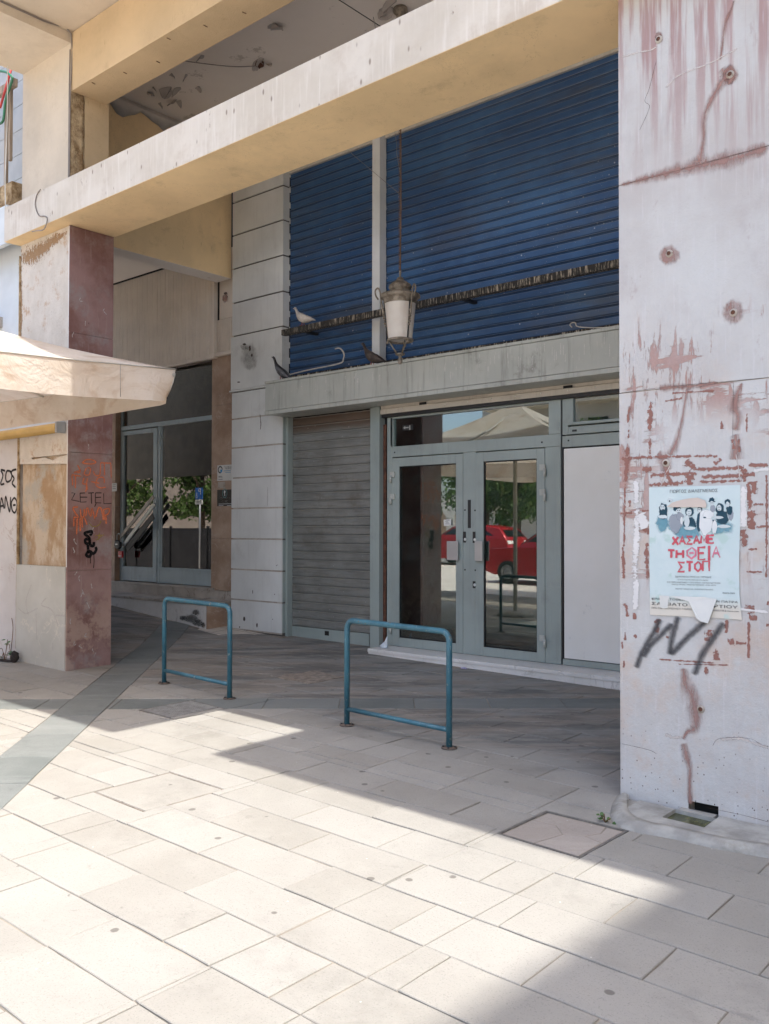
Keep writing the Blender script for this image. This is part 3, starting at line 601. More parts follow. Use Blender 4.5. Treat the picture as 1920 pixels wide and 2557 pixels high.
# scars where taped posters were torn off (bare red marble)
def c2p(x, y): return pc(1500+x/3.686, 850+y/3.686)
def c4p(x, y): return pc(1500+x/3.352, 1500+y/3.352)
sc = []
def S(f, a, b_, w): sc.append(([f(*a), f(*b_)], w))
for a, b_, w in [((190, 1085), (480, 1070), 36), ((480, 1070), (1075, 1062), 30), ((660, 487), (1050, 462), 22), ((590, 560), (750, 532), 20), ((455, 1240), (900, 1225), 40), ((850, 1190), (1320, 1165), 40), ((600, 1180), (640, 1330), 70), ((440, 1330), (760, 1310), 45),
     ((1360, 1145), (1548, 1150), 34), ((930, 1260), (1350, 1240), 44), ((225, 1320), (215, 1900), 22), ((185, 1590), (290, 1585), 34), ((420, 1860), (430, 2200), 40), ((380, 1740), (450, 1750), 60), ((1355, 1300), (1370, 1560), 60), ((1385, 1560), (1400, 1740), 80), ((1430, 1720), (1548, 1705), 26),
     ((1528, 1230), (1525, 2180), 20), ((820, 1235), (815, 1330), 85), ((460, 560), (450, 830), 50), ((455, 900), (458, 1050), 30), ((262, 620), (250, 760), 24), ((258, 820), (258, 900), 24), ((1115, 740), (1112, 815), 32), ((1345, 670), (1345, 850), 20), ((1210, 910), (1225, 1000), 30), ((1270, 905), (1275, 1030), 26),
     ((240, 980), (235, 1300), 50), ((380, 1180), (470, 1190), 50), ((1310, 1180), (1330, 1300), 60), ((1400, 1300), (1420, 1420), 60), ((1405, 1510), (1500, 1505), 24), ((380, 1570), (445, 1565), 20), ((265, 1470), (270, 1530), 30), ((1310, 1740), (1330, 1900), 60), ((1340, 2130), (1490, 2130), 18), ((1350, 1920), (1440, 1918), 20), ((780, 1110), (850, 1180), 70), ((1050, 1140), (1110, 1090), 40), ((450, 2140), (440, 2190), 40), ((205, 1900), (215, 2190), 34), ((1300, 1250), (1420, 1230), 50), ((900, 1300), (1300, 1290), 28)]: S(c2p, a, b_, w/3.686/2252*5.4*1.15)
for a, b_, w in [((200, 20), (235, 130), 40), ((285, 100), (285, 155), 34), ((205, 260), (205, 330), 22), ((180, 340), (185, 400), 22), ((195, 500), (195, 560), 22), ((490, 490), (960, 520), 16), ((650, 530), (1110, 538), 12), ((910, 240), (900, 340), 60), ((1060, 345), (1120, 345), 44), ((1130, 350), (1220, 355), 30), ((1240, 170), (1240, 480), 26), ((960, 400), (975, 500), 50), ((1060, 160), (1050, 270), 34), ((880, 550), (880, 620), 40), ((480, 150), (470, 270), 50), ((1200, 60), (1290, 90), 60), ((1240, 140), (1310, 150), 60), ((1385, 200), (1408, 205), 24), ((280, 285), (300, 310), 28), ((545, 300), (570, 310), 26), ((1390, 20), (1408, 25), 30)]: S(c4p, a, b_, w/3.352/2252*5.4*1.15)
def ident(*p): return Vector(p)
marks('torn_poster_scar', MT['scar'], rp, ident, [([tuple(q) for q in pts], w*1.2) for pts, w in sc], label='bare red marble where taped posters were torn off')
def c1p(x, y): return pc(1500+x/2.457, y/2.457)
k1 = 5.4/2252
marks('rust_seam', MT['stain'], rp, ident, [([tuple(c1p(*q)) for q in pts], [w/2.457*k1*1.7 for w in ws]) for pts, ws in [
    ([(118, 1137), (350, 1075), (560, 1025), (800, 975), (1032, 905)], [20, 70, 90, 110, 60]), ([(605, 1000), (630, 860), (640, 700), (690, 590), (760, 470), (740, 420)], [50, 34, 40, 46, 66, 40]), ([(735, 370), (750, 250), (765, 140), (800, 60), (820, 0)], [20, 26, 30, 26, 20]), ([(760, 430), (800, 470), (785, 520)], [70, 70, 20])]], label='red brown seam showing through the paint')
marks('rust_seam', MT['stain'], rp, ident, [([tuple(c2p(*q)) for q in pts], [w/3.686*k1*1.4 for w in ws]) for pts, ws in [
    ([(540, 440), (650, 430), (850, 420), (1080, 385)], [70, 80, 66, 30]), ([(795, 440), (770, 600), (735, 800), (690, 950), (640, 1060)], [50, 44, 60, 80, 100]), ([(1300, 390), (1260, 500), (1235, 620), (1270, 700), (1240, 830)], [30, 90, 120, 110, 110]), ([(1240, 860), (1250, 960), (1240, 1100)], [110, 110, 160]), ([(520, 1040), (580, 1100), (600, 1200)], [90, 150, 150]), ([(270, 600), (255, 740)], [50, 40])]])
marks('rust_seam', MT['stain'], rp, ident, [([tuple(c4p(*q)) for q in pts], [w/3.352*k1*1.5 for w in ws]) for pts, ws in [
    ([(690, 560), (710, 690), (760, 800), (790, 920), (790, 1060), (720, 1100), (690, 1160)], [80, 110, 160, 170, 110, 40, 40]), ([(690, 1190), (720, 1300), (745, 1400), (745, 1560), (750, 1700)], [70, 100, 60, 50, 50])]], label='rust run below the poster')
marks('hairline_crack', MT['crackline'], rp, ident, [([tuple(c1p(*q)) for q in pts], .0035) for pts in [[(340, 380), (300, 540), (272, 620), (300, 660), (240, 800)], [(120, 1137), (500, 1040), (1032, 895)]]] +
      [([tuple(c2p(*q)) for q in pts], .003) for pts in [[(190, 482), (640, 425), (1548, 342)], [(1225, 380), (1215, 900)], [(390, 370), (392, 460)]]] + [([tuple(c4p(*q)) for q in pts], .003) for pts in [[(180, 1195), (400, 1245), (470, 1280)], [(940, 1210), (1000, 1150), (1240, 1150), (1340, 1200), (1408, 1220)], [(890, 1730), (1180, 1790), (1408, 1850)]]], lift=.003)
marks('white_filler', MT['pale_scratch'], rp, ident, [([tuple(c1p(*q)) for q in pts], .018) for pts in [[(400, 540), (470, 470), (560, 430), (680, 385), (740, 350), (840, 300)], [(130, 350), (220, 325), (300, 310), (350, 285)]]] +
      [([tuple(c4p(*q)) for q in pts], .03) for pts in [[(540, 1110), (600, 1140), (680, 1140)], [(1000, 1160), (1180, 1150), (1300, 1195), (1408, 1225)]]] + [([tuple(c2p(*q)) for q in pts], .011) for pts in [[(655, 1050), (640, 1150), (590, 1240), (560, 1330)], [(1245, 1040), (1270, 1180), (1285, 1290)]]] , lift=.0035)
marks('paper_strip', MT['paper_shred'], rp, ident, [([tuple(c2p(330, 1295)), tuple(c2p(328, 1500))], .05), ([tuple(c2p(335, 1530)), tuple(c2p(330, 1800)), tuple(c2p(322, 2190))], .062), ([tuple(c2p(330, 2200)), tuple(c4p(290, 70))], .055), ([tuple(c2p(370, 1590)), tuple(c2p(410, 1730))], .09), ([tuple(c2p(1315, 1345)), tuple(c2p(1318, 1715))], .05), ([tuple(c2p(1410, 1195)), tuple(c2p(1548, 1180))], .03), ([tuple(c4p(1100, 60)), tuple(c4p(1408, 95))], .02)], lift=.0038, smooth=False, label='strip of torn white paper')
marks('spray_tag', MT['spray'], rp, ident, [([tuple(c4p(*q)) for q in pts], w*k1*1.45/3.352) for pts, w in [([(500, 150), (440, 270), (380, 370), (330, 470), (300, 560)], 62), ([(600, 190), (500, 290), (420, 370), (360, 470)], 60), ([(650, 130), (600, 300), (580, 450)], 66), ([(590, 450), (700, 330), (800, 240), (900, 150)], 62), ([(1030, 180), (930, 330), (850, 450), (785, 620)], 66)]], lift=.0042, label='grey zigzag spray tag below the poster')
# anchor holes
b = MB(); bs = MB()
for q in [c1p(357, 243), c1p(795, 458), c1p(422, 1556), c1p(815, 1918), c2p(603, 1127), c4p(0+840, 905)]:
    bs.rings([[q+Vector((r*math.cos(t), -.004-.004*(i), r*math.sin(t))) for t in [2*math.pi*k/14 for k in range(14)]] for i, r in enumerate((.022, .017, .012))], False)
    b.rings([[q+Vector((r*math.cos(t), y, r*math.sin(t))) for t in [2*math.pi*k/12 for k in range(12)]] for r, y in ((.0125, -.0085), (.004, -.007))], True)
bs.build('anchor_hole_rim', MT['old_marble'], rp); b.build('anchor_hole', MT['rust'], rp)
blobs('rust_halo', MT['stain'], rp, lambda x, y: c1p(x, y), [(357, 230, 34, 50), (795, 458, 60, 80), (422, 1562, 80, 80), (815, 1915, 90, 100)], lift=.001)
# ---- poster
po = thing('poster', 'torn pale blue theatre poster with red hand-lettered title on the lilac pillar', 'poster', (-1.9, PY, 0))
def c3(x, y): return pc(1580+x/5.358, 1180+y/5.358)
def sheet(pts, y, name, mat, parent, conv=c3, wob=0, **tg):
    P = [conv(*p) for p in pts]; b = MB(); b.prism([(p.x, PY-y, p.z) for p in P], (0, -.0012, 0)); return b.build(name, mat, parent, **tg)
n = N('poster_paper'); lz = c3(800, 900).z; hz = c3(800, 200).z; tz = c3(800, 1700).z
c = n.mix(n.ramp(n.noise(5, 5), .3, .7), (.55, .66, .66, 1), (.61, .70, .70, 1)); c = n.mix(n.ramp(n.z, tz+.03, tz-.05), c, (.66, .62, .54, 1)); c = n.mix(n.ramp(n.math('ADD', n.noise(7, 5), n.math('MULTIPLY', n.noise(2, 2), .3)), .72, .8), c, (.48, .62, .58, 1))
n.bump(n.noise(7, 5), .25, .01); MT['poster'] = n.fin(c, .5, 0, .3)
sheet([(1300, 190), (1530, 190), (1530, 720), (1440, 725)], .003, 'under_sheet', MT['paper'], po)
sheet([(222, 200), (800, 180), (1443, 165), (1440, 700), (1425, 1250), (1432, 1650), (1463, 1968), (1100, 1940), (700, 1920), (235, 1900), (228, 1100)], .0045, 'paper_sheet', MT['poster'], po)
L = .0062
cq = lambda x, y: c3(x, y)+Vector((0, -L+.003, 0))
text('print_line', 'ΓΙΩΡΓΟΣ ΔΙΑΛΕΓΜΕΝΟΣ', MT['ink'], po, (505, 272), (1143, 258), lambda x, y: cq(x, y)-Vector((0, L-.003, 0)), label='author name')
for body, a, b_ in [('ΣΚΗΝΟΘΕΣΙΑ ΧΡΗΣΤΟΣ ΤΡΙΠΟΔΗΣ', (575, 1400), (1060, 1408)), ('ΟΙ ΤΡΑΓΟΥΔΙΣΤΕΣ ΖΩΝΤΑΝΑ ΣΤΗ ΣΚΗΝΗ', (610, 1436), (1015, 1446)), ('ΕΛΕΥΘΕΡΙΑ ΑΝΔΡΟΝΙΚΟΥ • ΓΩΓΩ ΝΤΕΛΗ • ΝΑΤΑΣΣΑ ΚΟΥΖΟΜΗ', (470, 1470), (1180, 1486)), ('ΓΙΩΡΓΟΣ ΧΡΥΣΗΣ • ΧΡΗΣΤΟΣ ΤΡΙΠΟΔΗΣ • ΑΓΝΗ ΧΙΩΤΗ', (528, 1502), (1118, 1514)), ('ΒΑΣΙΛΗΣ ΓΙΑΝΝΟΥΛΗΣ • ΒΑΛΕΝΤΙΝΟΣ ΒΑΛΑΣΗΣ', (582, 1560), (1085, 1572)), ('more.com', (1212, 1618), (1372, 1622)),
                    ]:
    text('print_line', body, MT['ink'], po, a, b_, lambda x, y: cq(x, y)-Vector((0, L-.003, 0)))
for body, a, b_, h in [('ΚΙΝΗΜΑΤΟΘΕΑΤΡΟ ΠΑΝΘΕΟΝ ΠΑΤΡΑ', (262, 1695), (1412, 1745), .011), ('ΣΑΒΒΑΤΟ 16 ΜΑΡΤΙΟΥ', (262, 1765), (1412, 1818), .0155), ('ΩΡΑ: 9:00  ΠΡΟΠΩΛΗΣΗ: ΤΑΜΕΙΟ ΘΕΑΤΡΟΥ  Τ. 2610325778 & more.com', (262, 1815), (1425, 1865), .009)]:
    text('print_line', body, MT['ink_black'], po, a, b_, lambda x, y: cq(x, y)-Vector((0, L-.003, 0)), h=h)
MT['red_brush'] = decal('red_brush', (.62, .10, .13, 1), .2, .85, 30, contrast=.12); MT['pink_brush'] = decal('pink_brush', (.72, .20, .28, 1), .25, .8, 30, contrast=.15)
kk = k1/5.358
stp = lambda s, x, y, w, h, gp=.25, dy=0: [([tuple(c3(*q)) for q in st], 40*kk) for st in glyphs(s, x, y, w, h, gp, dy=dy)]
cv = lambda *p: Vector(p)+Vector((0, -.0075, 0))
marks('brush_title', MT['red_brush'], po, cv, stp('ΧΑΣΑΜΕ', 540, 965, 78, 105, .22, -5), smooth=False, label='red hand-lettered title')
marks('brush_title', MT['red_brush'], po, cv, stp('ΤΗ', 480, 1140, 90, 105, .25), smooth=False, label='red hand-lettered title')
marks('brush_title', MT['pink_brush'], po, cv, stp('Θ', 730, 1150, 125, 150) + stp('Α', 1075, 1135, 100, 145), smooth=False, label='pink hand-lettered title')
marks('brush_title', MT['red_brush'], po, cv, stp('Ε', 885, 1160, 95, 165) + stp('Ι', 1000, 1160, 60, 165), smooth=False, label='red hand-lettered title')
marks('brush_title', MT['red_brush'], po, cv, stp('ΣΤΟΠ', 615, 1325, 88, 130, .25, -3), smooth=False, label='red hand-lettered title')
# printed group of eight figures, built from soft ink shapes
MT['fig_dark'] = decal('print_navy', (.025, .07, .10, 1), .3, .92, 20, contrast=.1); MT['fig_blue'] = decal('print_blue', (.16, .36, .44, 1), .9, .8, 12, contrast=.2); MT['fig_skin'] = decal('print_face', (.60, .66, .66, 1), .2, .95, 30, contrast=.05); MT['fig_grey'] = decal('print_grey', (.33, .36, .40, 1), .3, .9, 20, contrast=.15); MT['fig_white'] = decal('print_white', (.72, .74, .73, 1), .2, .95, 20, contrast=.05)
fc = lambda y: (lambda a, b_: c3(a, b_)+Vector((0, -y, 0)))
blobs('print_shape', MT['fig_blue'], po, fc(.0062), [(400, 680, 110, 150), (740, 800, 240, 120), (1180, 720, 220, 130), (560, 700, 120, 120)], lift=0, kind='stuff')
blobs('print_shape', MT['fig_dark'], po, fc(.0066), [(415, 490, 66, 95), (420, 560, 60, 80), (600, 480, 60, 45), (765, 520, 66, 70), (760, 690, 110, 110), (905, 490, 40, 45), (890, 660, 36, 150), (1062, 370, 42, 46), (1062, 385, 56, 12), (1170, 480, 62, 90), (1200, 600, 100, 110), (1080, 650, 50, 24), (1275, 395, 48, 48), (1300, 500, 50, 70)], lift=0, kind='stuff')
blobs('print_shape', MT['fig_grey'], po, fc(.0070), [(580, 680, 110, 140), (640, 590, 60, 60), (1075, 480, 40, 60), (1320, 570, 40, 80)], lift=0, kind='stuff')
blobs('print_shape', MT['fig_skin'], po, fc(.0074), [(405, 470, 36, 52), (410, 590, 70, 28), (620, 520, 42, 50), (760, 530, 38, 48), (730, 650, 40, 90), (770, 745, 90, 26), (900, 500, 26, 34), (1065, 410, 30, 34), (1162, 470, 34, 50), (1275, 425, 30, 40), (1150, 600, 80, 22), (1220, 720, 100, 24), (505, 370, 36, 30)], lift=0, kind='stuff')
blobs('print_shape', MT['fig_white'], po, fc(.0078), [(980, 660, 100, 190), (1020, 560, 80, 60), (1100, 730, 40, 100), (660, 640, 20, 60)], lift=0, kind='stuff')
blobs('print_shape', MT['fig_dark'], po, fc(.0082), [(390, 458, 9, 5), (418, 458, 9, 5), (405, 492, 12, 4), (608, 505, 9, 6), (634, 505, 9, 6), (622, 536, 22, 7), (748, 520, 8, 5), (772, 520, 8, 5), (760, 550, 11, 4), (892, 492, 7, 5), (908, 492, 7, 5), (1055, 404, 8, 4), (1076, 404, 8, 4), (1150, 462, 9, 5), (1174, 462, 9, 5), (1162, 496, 12, 5), (1265, 418, 7, 4), (1286, 418, 7, 4), (1275, 440, 11, 4), (970, 600, 22, 12), (500, 380, 12, 12)], lift=0, kind='stuff')
MT['tear'] = flat('tear_beige', (.62, .53, .46, 1)); sheet([(470, 455), (540, 400), (660, 365), (760, 345), (880, 335), (980, 370), (1000, 430), (990, 470), (900, 462), (700, 462), (560, 462)], .0128, 'torn_patch', MT['tear'], po)
sheet([(362, 1640), (500, 1650), (485, 1720), (475, 1812), (420, 1816), (372, 1800), (368, 1700)], .0085, 'torn_patch', MT['paper'], po)
P = [c3(*q) for q in [(500, 1650), (690, 1655), (960, 1660), (1130, 1690), (1035, 2010), (940, 1985), (880, 1940), (830, 1840), (760, 1720)]]
b = MB(); b.prism([(p.x, PY-.009-.022*max(0, min(1, (c3(0, 1650).z-p.z)/.085)), p.z) for p in P], (0, -.0012, 0)); b.build('hanging_flap', MT['paper'], po, label='white torn flap hanging from the bottom of the poster')
# ---- cement apron round the foot with the algae-filled drain box
ap = thing('cement_apron', 'low rounded cement apron round the foot of the lilac pillar', 'apron', (-1.9, 4.6, -1.55))
outer = [(-2.40, 4.80), (-2.36, 4.66), (-2.30, 4.52), (-2.24, 4.43), (-2.16, 4.375), (-2.04, 4.37), (-1.89, 4.40), (-1.69, 4.41), (-1.457, 4.46), (-1.2, 4.5), (-.7, 4.5)]
inner = [(-2.33, 4.80), (-2.29, 4.70), (-2.24, 4.60), (-2.18, 4.52), (-2.12, 4.48), (-2.03, 4.465), (-1.87, 4.49), (-1.68, 4.50), (-1.45, 4.55), (-1.2, 4.59), (-.7, 4.59)]
def apz(p, h): return (p[0], p[1], g(*p)+h+.004*mnoise.noise(Vector((p[0]*9, p[1]*9, 0))))
def sub(ps, k=5):
    o = []
    for i in range(len(ps)-1):
        for j in range(k): t = j/k; o.append((ps[i][0]*(1-t)+ps[i+1][0]*t, ps[i][1]*(1-t)+ps[i+1][1]*t))
    return o+[ps[-1]]
so, si = sub(outer), sub(inner); mid = [((a[0]+b_[0])/2, (a[1]+b_[1])/2) for a, b_ in zip(so, si)]
b = MB(); b.rings([[apz(p, -.02) for p in so], [apz(p, .010) for p in so], [apz(p, .038) for p in mid], [apz(p, .036) for p in si], [apz(p, .026) for p in si]], False, False); b.build('rounded_rim', MT['cement'], ap)
D = ccw([(-2.043, 4.60), (-2.041, 4.768), (-1.815, 4.76), (-1.813, 4.594)])
top = [[(-2.34, 4.50), (-1.2, 4.50), (-.7, 4.50), (-.7, 4.82), (-2.34, 4.82)]]
polys = []
for i in range(len(si)-1):
    q = ccw([si[i], si[i+1], (si[i+1][0], 4.819), (si[i][0], 4.819)])
    if si[i+1][0]-si[i][0] > 1e-4: polys.append(q)
polys = subtract(polys, D)
b = MB()
for q in polys: b.quad(*[apz(p, .026) for p in q])
for i in range(4):
    p, q = D[i], D[(i+1) % 4]; b.quad(apz(p, .026), apz(q, .026), (q[0], q[1], g(*q)-.05), (p[0], p[1], g(*p)-.05))
b.build('apron_top', MT['cement'], ap)
b = MB(); b.quad(*[(p[0], p[1], g(*p)+.004) for p in D]); b.build('drain_water', MT['algae'], ap, label='green algae water in the open drain box')
bx('broken_tile_edge', MT['cement_patch'], ap, -2.055, -2.043, 4.60, 4.765, -1.56, -1.53)

# ================================================================ LEFT PILLAR AND BEAMS
lp = thing('pillar', 'left pillar with red-brown marble side covered in graffiti and a stripped front', 'pillar', (-8.9, 5.05, -1.42))
LX0, LX1, LY0, LY1 = -9.44, -8.42, 4.80, 5.305
LF = lambda x, y: W(x, y, LY0); RF = lambda x, y: WX(x, y, LX1)
zt = LF(100, 1412).z; zm = LF(100, 1075).z
bx('core', MT['mortar'], lp, LX0+.02, LX1-.02, LY0+.035, LY1-.01, -1.6, SOF-.002)
bx('white_render', MT['patched'], lp, LX0, LX1-.014, LY0+.004, LY0+.035, LF(100, 1140).z, SOF-.004, label='pale render with rust-brown patches')
bx('base_slab', MT['grey_marble'], lp, LX0-.01, LX1-.016, LY0-.014, LY0+.035, -1.6, zt, .002, label='pale grey marble slab at the foot')
b = MB()       # ragged lower edge of the render
pts = [(48, 1140), (70, 1128), (80, 1140), (110, 1135), (130, 1142), (150, 1132), (168, 1128), (168, 1150), (48, 1152)]
b.prism([(LF(*q).x, LY0+.034, LF(*q).z-.03 if i > 6 else LF(*q).z-.03) for i, q in enumerate(pts)], (0, -.028, 0)); b.build('render_edge', MT['patched'], lp)
ys = [561, 828, 1128, 1425, 1700]; zz = [WX(172, y, LX1).z for y in ys]; zz[0] = SOF-.003; zz[-1] = -1.6
for k in range(4): bx('marble_slab', MT['red_marble'], lp, LX1-.02, LX1, LY0-.004, LY1, zz[k+1]+.0015, zz[k]-.0015, .002)
bx('corner_bead', MT['white_marble'], lp, LX1-.018, LX1-.003, LY0-.006, LY0+.0, zt, SOF-.01)
bx('back_slab', MT['red_marble'], lp, LX0, LX1-.02, LY1-.01, LY1, -1.6, SOF-.003)
c5 = lambda x, y: WX(x/5.19, 1060+y/5.19, LX1); c5l = lambda x, y: W(x/5.19, 1060+y/5.19, LY0-.0)
nx = (1, 0, 0); kl = 11.0/2252/5.19
def MK(name, mat, strokes, w, **k): marks(name, mat, lp, ident, [([tuple(c5(*q)) for q in s], w*kl*1.75) for s in strokes], nrm=nx, **k)
MK('orange_tag', MT['spray_orange'], [[(1060, 500), (1120, 455), (1200, 460), (1240, 490), (1180, 510), (1065, 500)], [(1000, 520), (1040, 610), (960, 620), (1050, 590)], [(930, 650), (940, 790)], [(930, 650), (1050, 670)], [(975, 660), (975, 830)], [(1120, 560), (1090, 640), (1150, 650), (1170, 570), (1130, 560)], [(1210, 600), (1230, 650), (1290, 650), (1300, 490)], [(1300, 495), (1440, 500)], [(1350, 500), (1355, 660)], [(1435, 500), (1440, 700)], [(1090, 690), (1070, 760), (1120, 780), (1130, 850)], [(1130, 690), (1110, 880)], [(1180, 740), (1290, 760)], [(1350, 760), (1340, 690), (1270, 690), (1240, 770), (1290, 820), (1370, 810)]], 17, label='orange sprayed scrawl')
MK('marker_word', MT['marker'], [[(925, 885), (970, 890), (925, 975), (1030, 995)], [(1035, 890), (1040, 1005), (1120, 1000)], [(1035, 940), (1130, 940)], [(1035, 888), (1100, 885)], [(1140, 888), (1215, 882)], [(1180, 885), (1185, 1025)], [(1235, 885), (1235, 1010), (1310, 1015)], [(1235, 945), (1310, 940)], [(1235, 885), (1315, 885)], [(1340, 890), (1345, 1025), (1445, 1020)], [(1245, 1015), (1225, 1065)]], 8, smooth=False, label='thin black letters reading ZETEL')
MK('orange_tag', MT['spray_orange'], [[(1010, 1065), (945, 1080), (980, 1150), (1010, 1200), (945, 1200)], [(1040, 1090), (1050, 1190), (1085, 1190), (1090, 1090)], [(1110, 1190), (1130, 1080), (1170, 1190), (1190, 1090), (1230, 1230)], [(1240, 1200), (1270, 1090), (1310, 1090), (1340, 1240)], [(1340, 1090), (1350, 1240)], [(1345, 1100), (1410, 1090), (1405, 1150), (1350, 1180)], [(1060, 1200), (1065, 1340)], [(1000, 1210), (990, 1430)], [(1035, 1200), (1040, 1390)], [(955, 1210), (955, 1320)], [(1090, 1200), (1130, 1300)], [(1370, 1180), (1375, 1290)]], 22, label='orange sprayed letters running in drips')
MK('yellow_tag', MT['yellow_spray'], [[(1150, 1270), (1200, 1320), (1280, 1300), (1310, 1240)], [(1230, 1440), (1350, 1430)], [(1240, 1500), (1330, 1440)], [(1290, 1400), (1270, 1500)]], 12)
MK('black_tag', MT['spray_black'], [[(1165, 1440), (1190, 1385), (1110, 1400), (1100, 1420), (1155, 1470), (1160, 1540), (1110, 1535), (1105, 1490), (1150, 1490), (1170, 1560), (1210, 1570), (1215, 1520)], [(1135, 1560), (1140, 1640), (1115, 1690), (1160, 1710), (1180, 1650), (1125, 1650)], [(1150, 1640), (1210, 1670), (1245, 1620), (1235, 1585)]], 26, label='thick black looping tag')
MK('black_drip', MT['spray_black'], [[(1170, 1700), (1172, 1800)], [(1215, 1680), (1218, 1780), (1210, 1860)]], 7)
random.seed(11)
MK('pale_scratches', MT['pale_scratch'], [[(900+random.random()*530, y), (900+random.random()*530+0, y+random.uniform(-30, 30))] if False else (lambda x: [(x, y), (x+random.uniform(-25, 25), y+random.uniform(15, 60)), (x+random.uniform(-40, 40), y+random.uniform(40, 90))])(random.uniform(920, 1420)) for y in [250, 1330, 1480, 1590, 1900, 1950, 2060, 2130, 2160, 2300, 2500, 2700, 2800, 2850, 2900, 2950, -400, -700, -900, -1200, -1350, -1500, -1650]], 12)
marks('marble_vein', MT['pale_scratch'], lp, ident, [([tuple(W(x/2.595, 1050+y/2.595, LY0-.0145)) for x, y in s], .02) for s in [[(120, 1215), (170, 1250), (245, 1215)], [(205, 1060), (170, 1170), (185, 1260)], [(300, 1150), (270, 1195), (340, 1230), (380, 1340)], [(235, 1250), (240, 1420)], [(340, 1440), (345, 1490)], [(420, 1265), (360, 1260)]]], lift=.002)
# ---- wall to the left of it
wl = thing('side_wall', 'pale marble-clad wall with black Greek graffiti at the left edge', 'wall', (-10.6, 5.2, -1.4))
bx('wall_body', MT['side_wall'], wl, -13.5, LX0-.022, LY0+.01, 5.2, -1.7, W(20, 1095, LY0).z, label='lilac marble cladding')
bx('wall_upper', MT['patched'], wl, -13.5, LX0-.022, LY0+.02, 5.2, W(20, 1095, LY0).z+.002, 1.6)
cg = lambda x, y: W(x/5.19, 1060+y/5.19, LY0+.009)
marks('greek_graffiti', MT['spray_brown'], wl, cg, [(q, .038) for q in [[(70, 600), (15, 590), (40, 660), (10, 770), (60, 765)], [(150, 610), (95, 600), (75, 670), (90, 740), (140, 720), (155, 650), (125, 600)], [(215, 580), (165, 595), (150, 640), (185, 700), (160, 760), (205, 815)]]], label='black sprayed Greek letters of the upper word')
marks('greek_graffiti', MT['spray_brown'], wl, cg, [(q, .038) for q in [[(0, 1150), (20, 950), (55, 1090)], [(5, 1060), (50, 1050)], [(65, 1090), (75, 930), (125, 1130), (138, 935)], [(185, 945), (150, 1010), (160, 1110), (195, 1140), (220, 1070), (215, 985), (185, 945)], [(170, 1045), (205, 1040)]]], label='black sprayed Greek letters of the lower word')
MT['porous'] = decal('porous_brown', (.36, .235, .135, 1), .25, .9, 40, (1, 1, .6), contrast=.45)
marks('porous_patch', MT['porous'], lp, lambda x, y: W(x, y, LY0+.004), [([(52, 648), (80, 640), (110, 620), (140, 597), (168, 578)], [.30, .34, .26, .18, .10]), ([(50, 640), (54, 800), (50, 900)], [.12, .07, .05])], smooth=False, label='porous brown patch under the beam')
gp = MB()
random.seed(5)
rr = [[Vector((LX0-.012+.016*math.cos(t)*random.uniform(.5, 1.4), LY0+.004+.018*math.sin(t), -1.3+i*.04)) for t in [2*math.pi*k/7 for k in range(7)]] for i in range(int((SOF+1.25)/.04))]
gp.rings(rr, True); gp.build('mortar_joint', MT['rough'], lp, label='ragged brown mortar joint along the outer edge')
# sun-bleached building further left
nb = thing('pale_building', 'pale blue-white neighbouring building beyond the left pillar', 'building', (-12.5, 5.6, -1.2))
MT['blue_white'] = plain('blue_white_render', (.62, .66, .68, 1), .7, 0, .06, 3, .1)
bx('wall', MT['blue_white'], nb, -16, LX0-.024, 4.9, 5.19, 1.602, 3.62, label='pale blue-white render')
bx('arcade_lining', plain('arcade_side_render', (.36, .30, .21, 1), .85), nb, -22, LX0-.03, 5.201, 5.23, 1.05, 3.85)
bx('ledge', MT['old_marble'], nb, -16, -10.05, 4.72, 4.899, 2.30, 2.42)
# light fixture under the canopy
lf = thing('light_fixture', 'old yellowed strip light on the wall under the canopy', 'light fixture', (-10, 4.75, .95))
za = W(60, 1080, 4.74).z; xa = W(146, 1080, 4.72).x
b = MB(); b.tube([(-13, 4.735, za), (xa-.02, 4.735, za)], .052, 12); MT['yellowed'] = plain('yellowed_plastic', (.55, .36, .12, 1), .4, 0, .1, 4); b.build('tube_cover', MT['yellowed'], lf)
bx('end_cap', MT['alu'], lf, xa-.02, xa+.01, 4.69, 4.795, za-.055, za+.06, .006); bx('back_channel', MT['blue_white'], lf, -13, xa-.03, 4.75, 4.798, za+.055, za+.10)

# ---- long cream beam over the arcade
XR = 13
bm_ = thing('long_beam', 'long cream concrete beam with ochre underside crossing the whole picture', 'beam', (-9.48, 4.9, SOF))
BZ = 3.47
b = MB(); b.box(-9.48, XR, 4.63, 4.70, SOF+.004, BZ); b.build('front_face', MT['beam'], bm_)
b = MB(); b.box(-9.478, XR, 4.632, 5.318, SOF, SOF+.0035); b.build('painted_underside', MT['yellow'], bm_)
bx('core', MT['beam'], bm_, -9.47, XR, 4.70, 5.31, SOF+.004, BZ-.002)
marks('loose_wire', MT['wire'], bm_, lambda *p: Vector(p), [], lift=0) if False else None
q = [WX(0, 0, 1)]*0; wpt = [(101, 473), (92, 486), (88, 512), (97, 538), (112, 540), (118, 548), (110, 572), (92, 576), (80, 578)]
b = MB(); b.tube(densify([W(x, y, 4.622-(.0 if y < 560 else .02)) for x, y in wpt], 4), .006, 6); b.build('loose_wire', MT['wire'], bm_, label='bent wire dangling off the beam face')
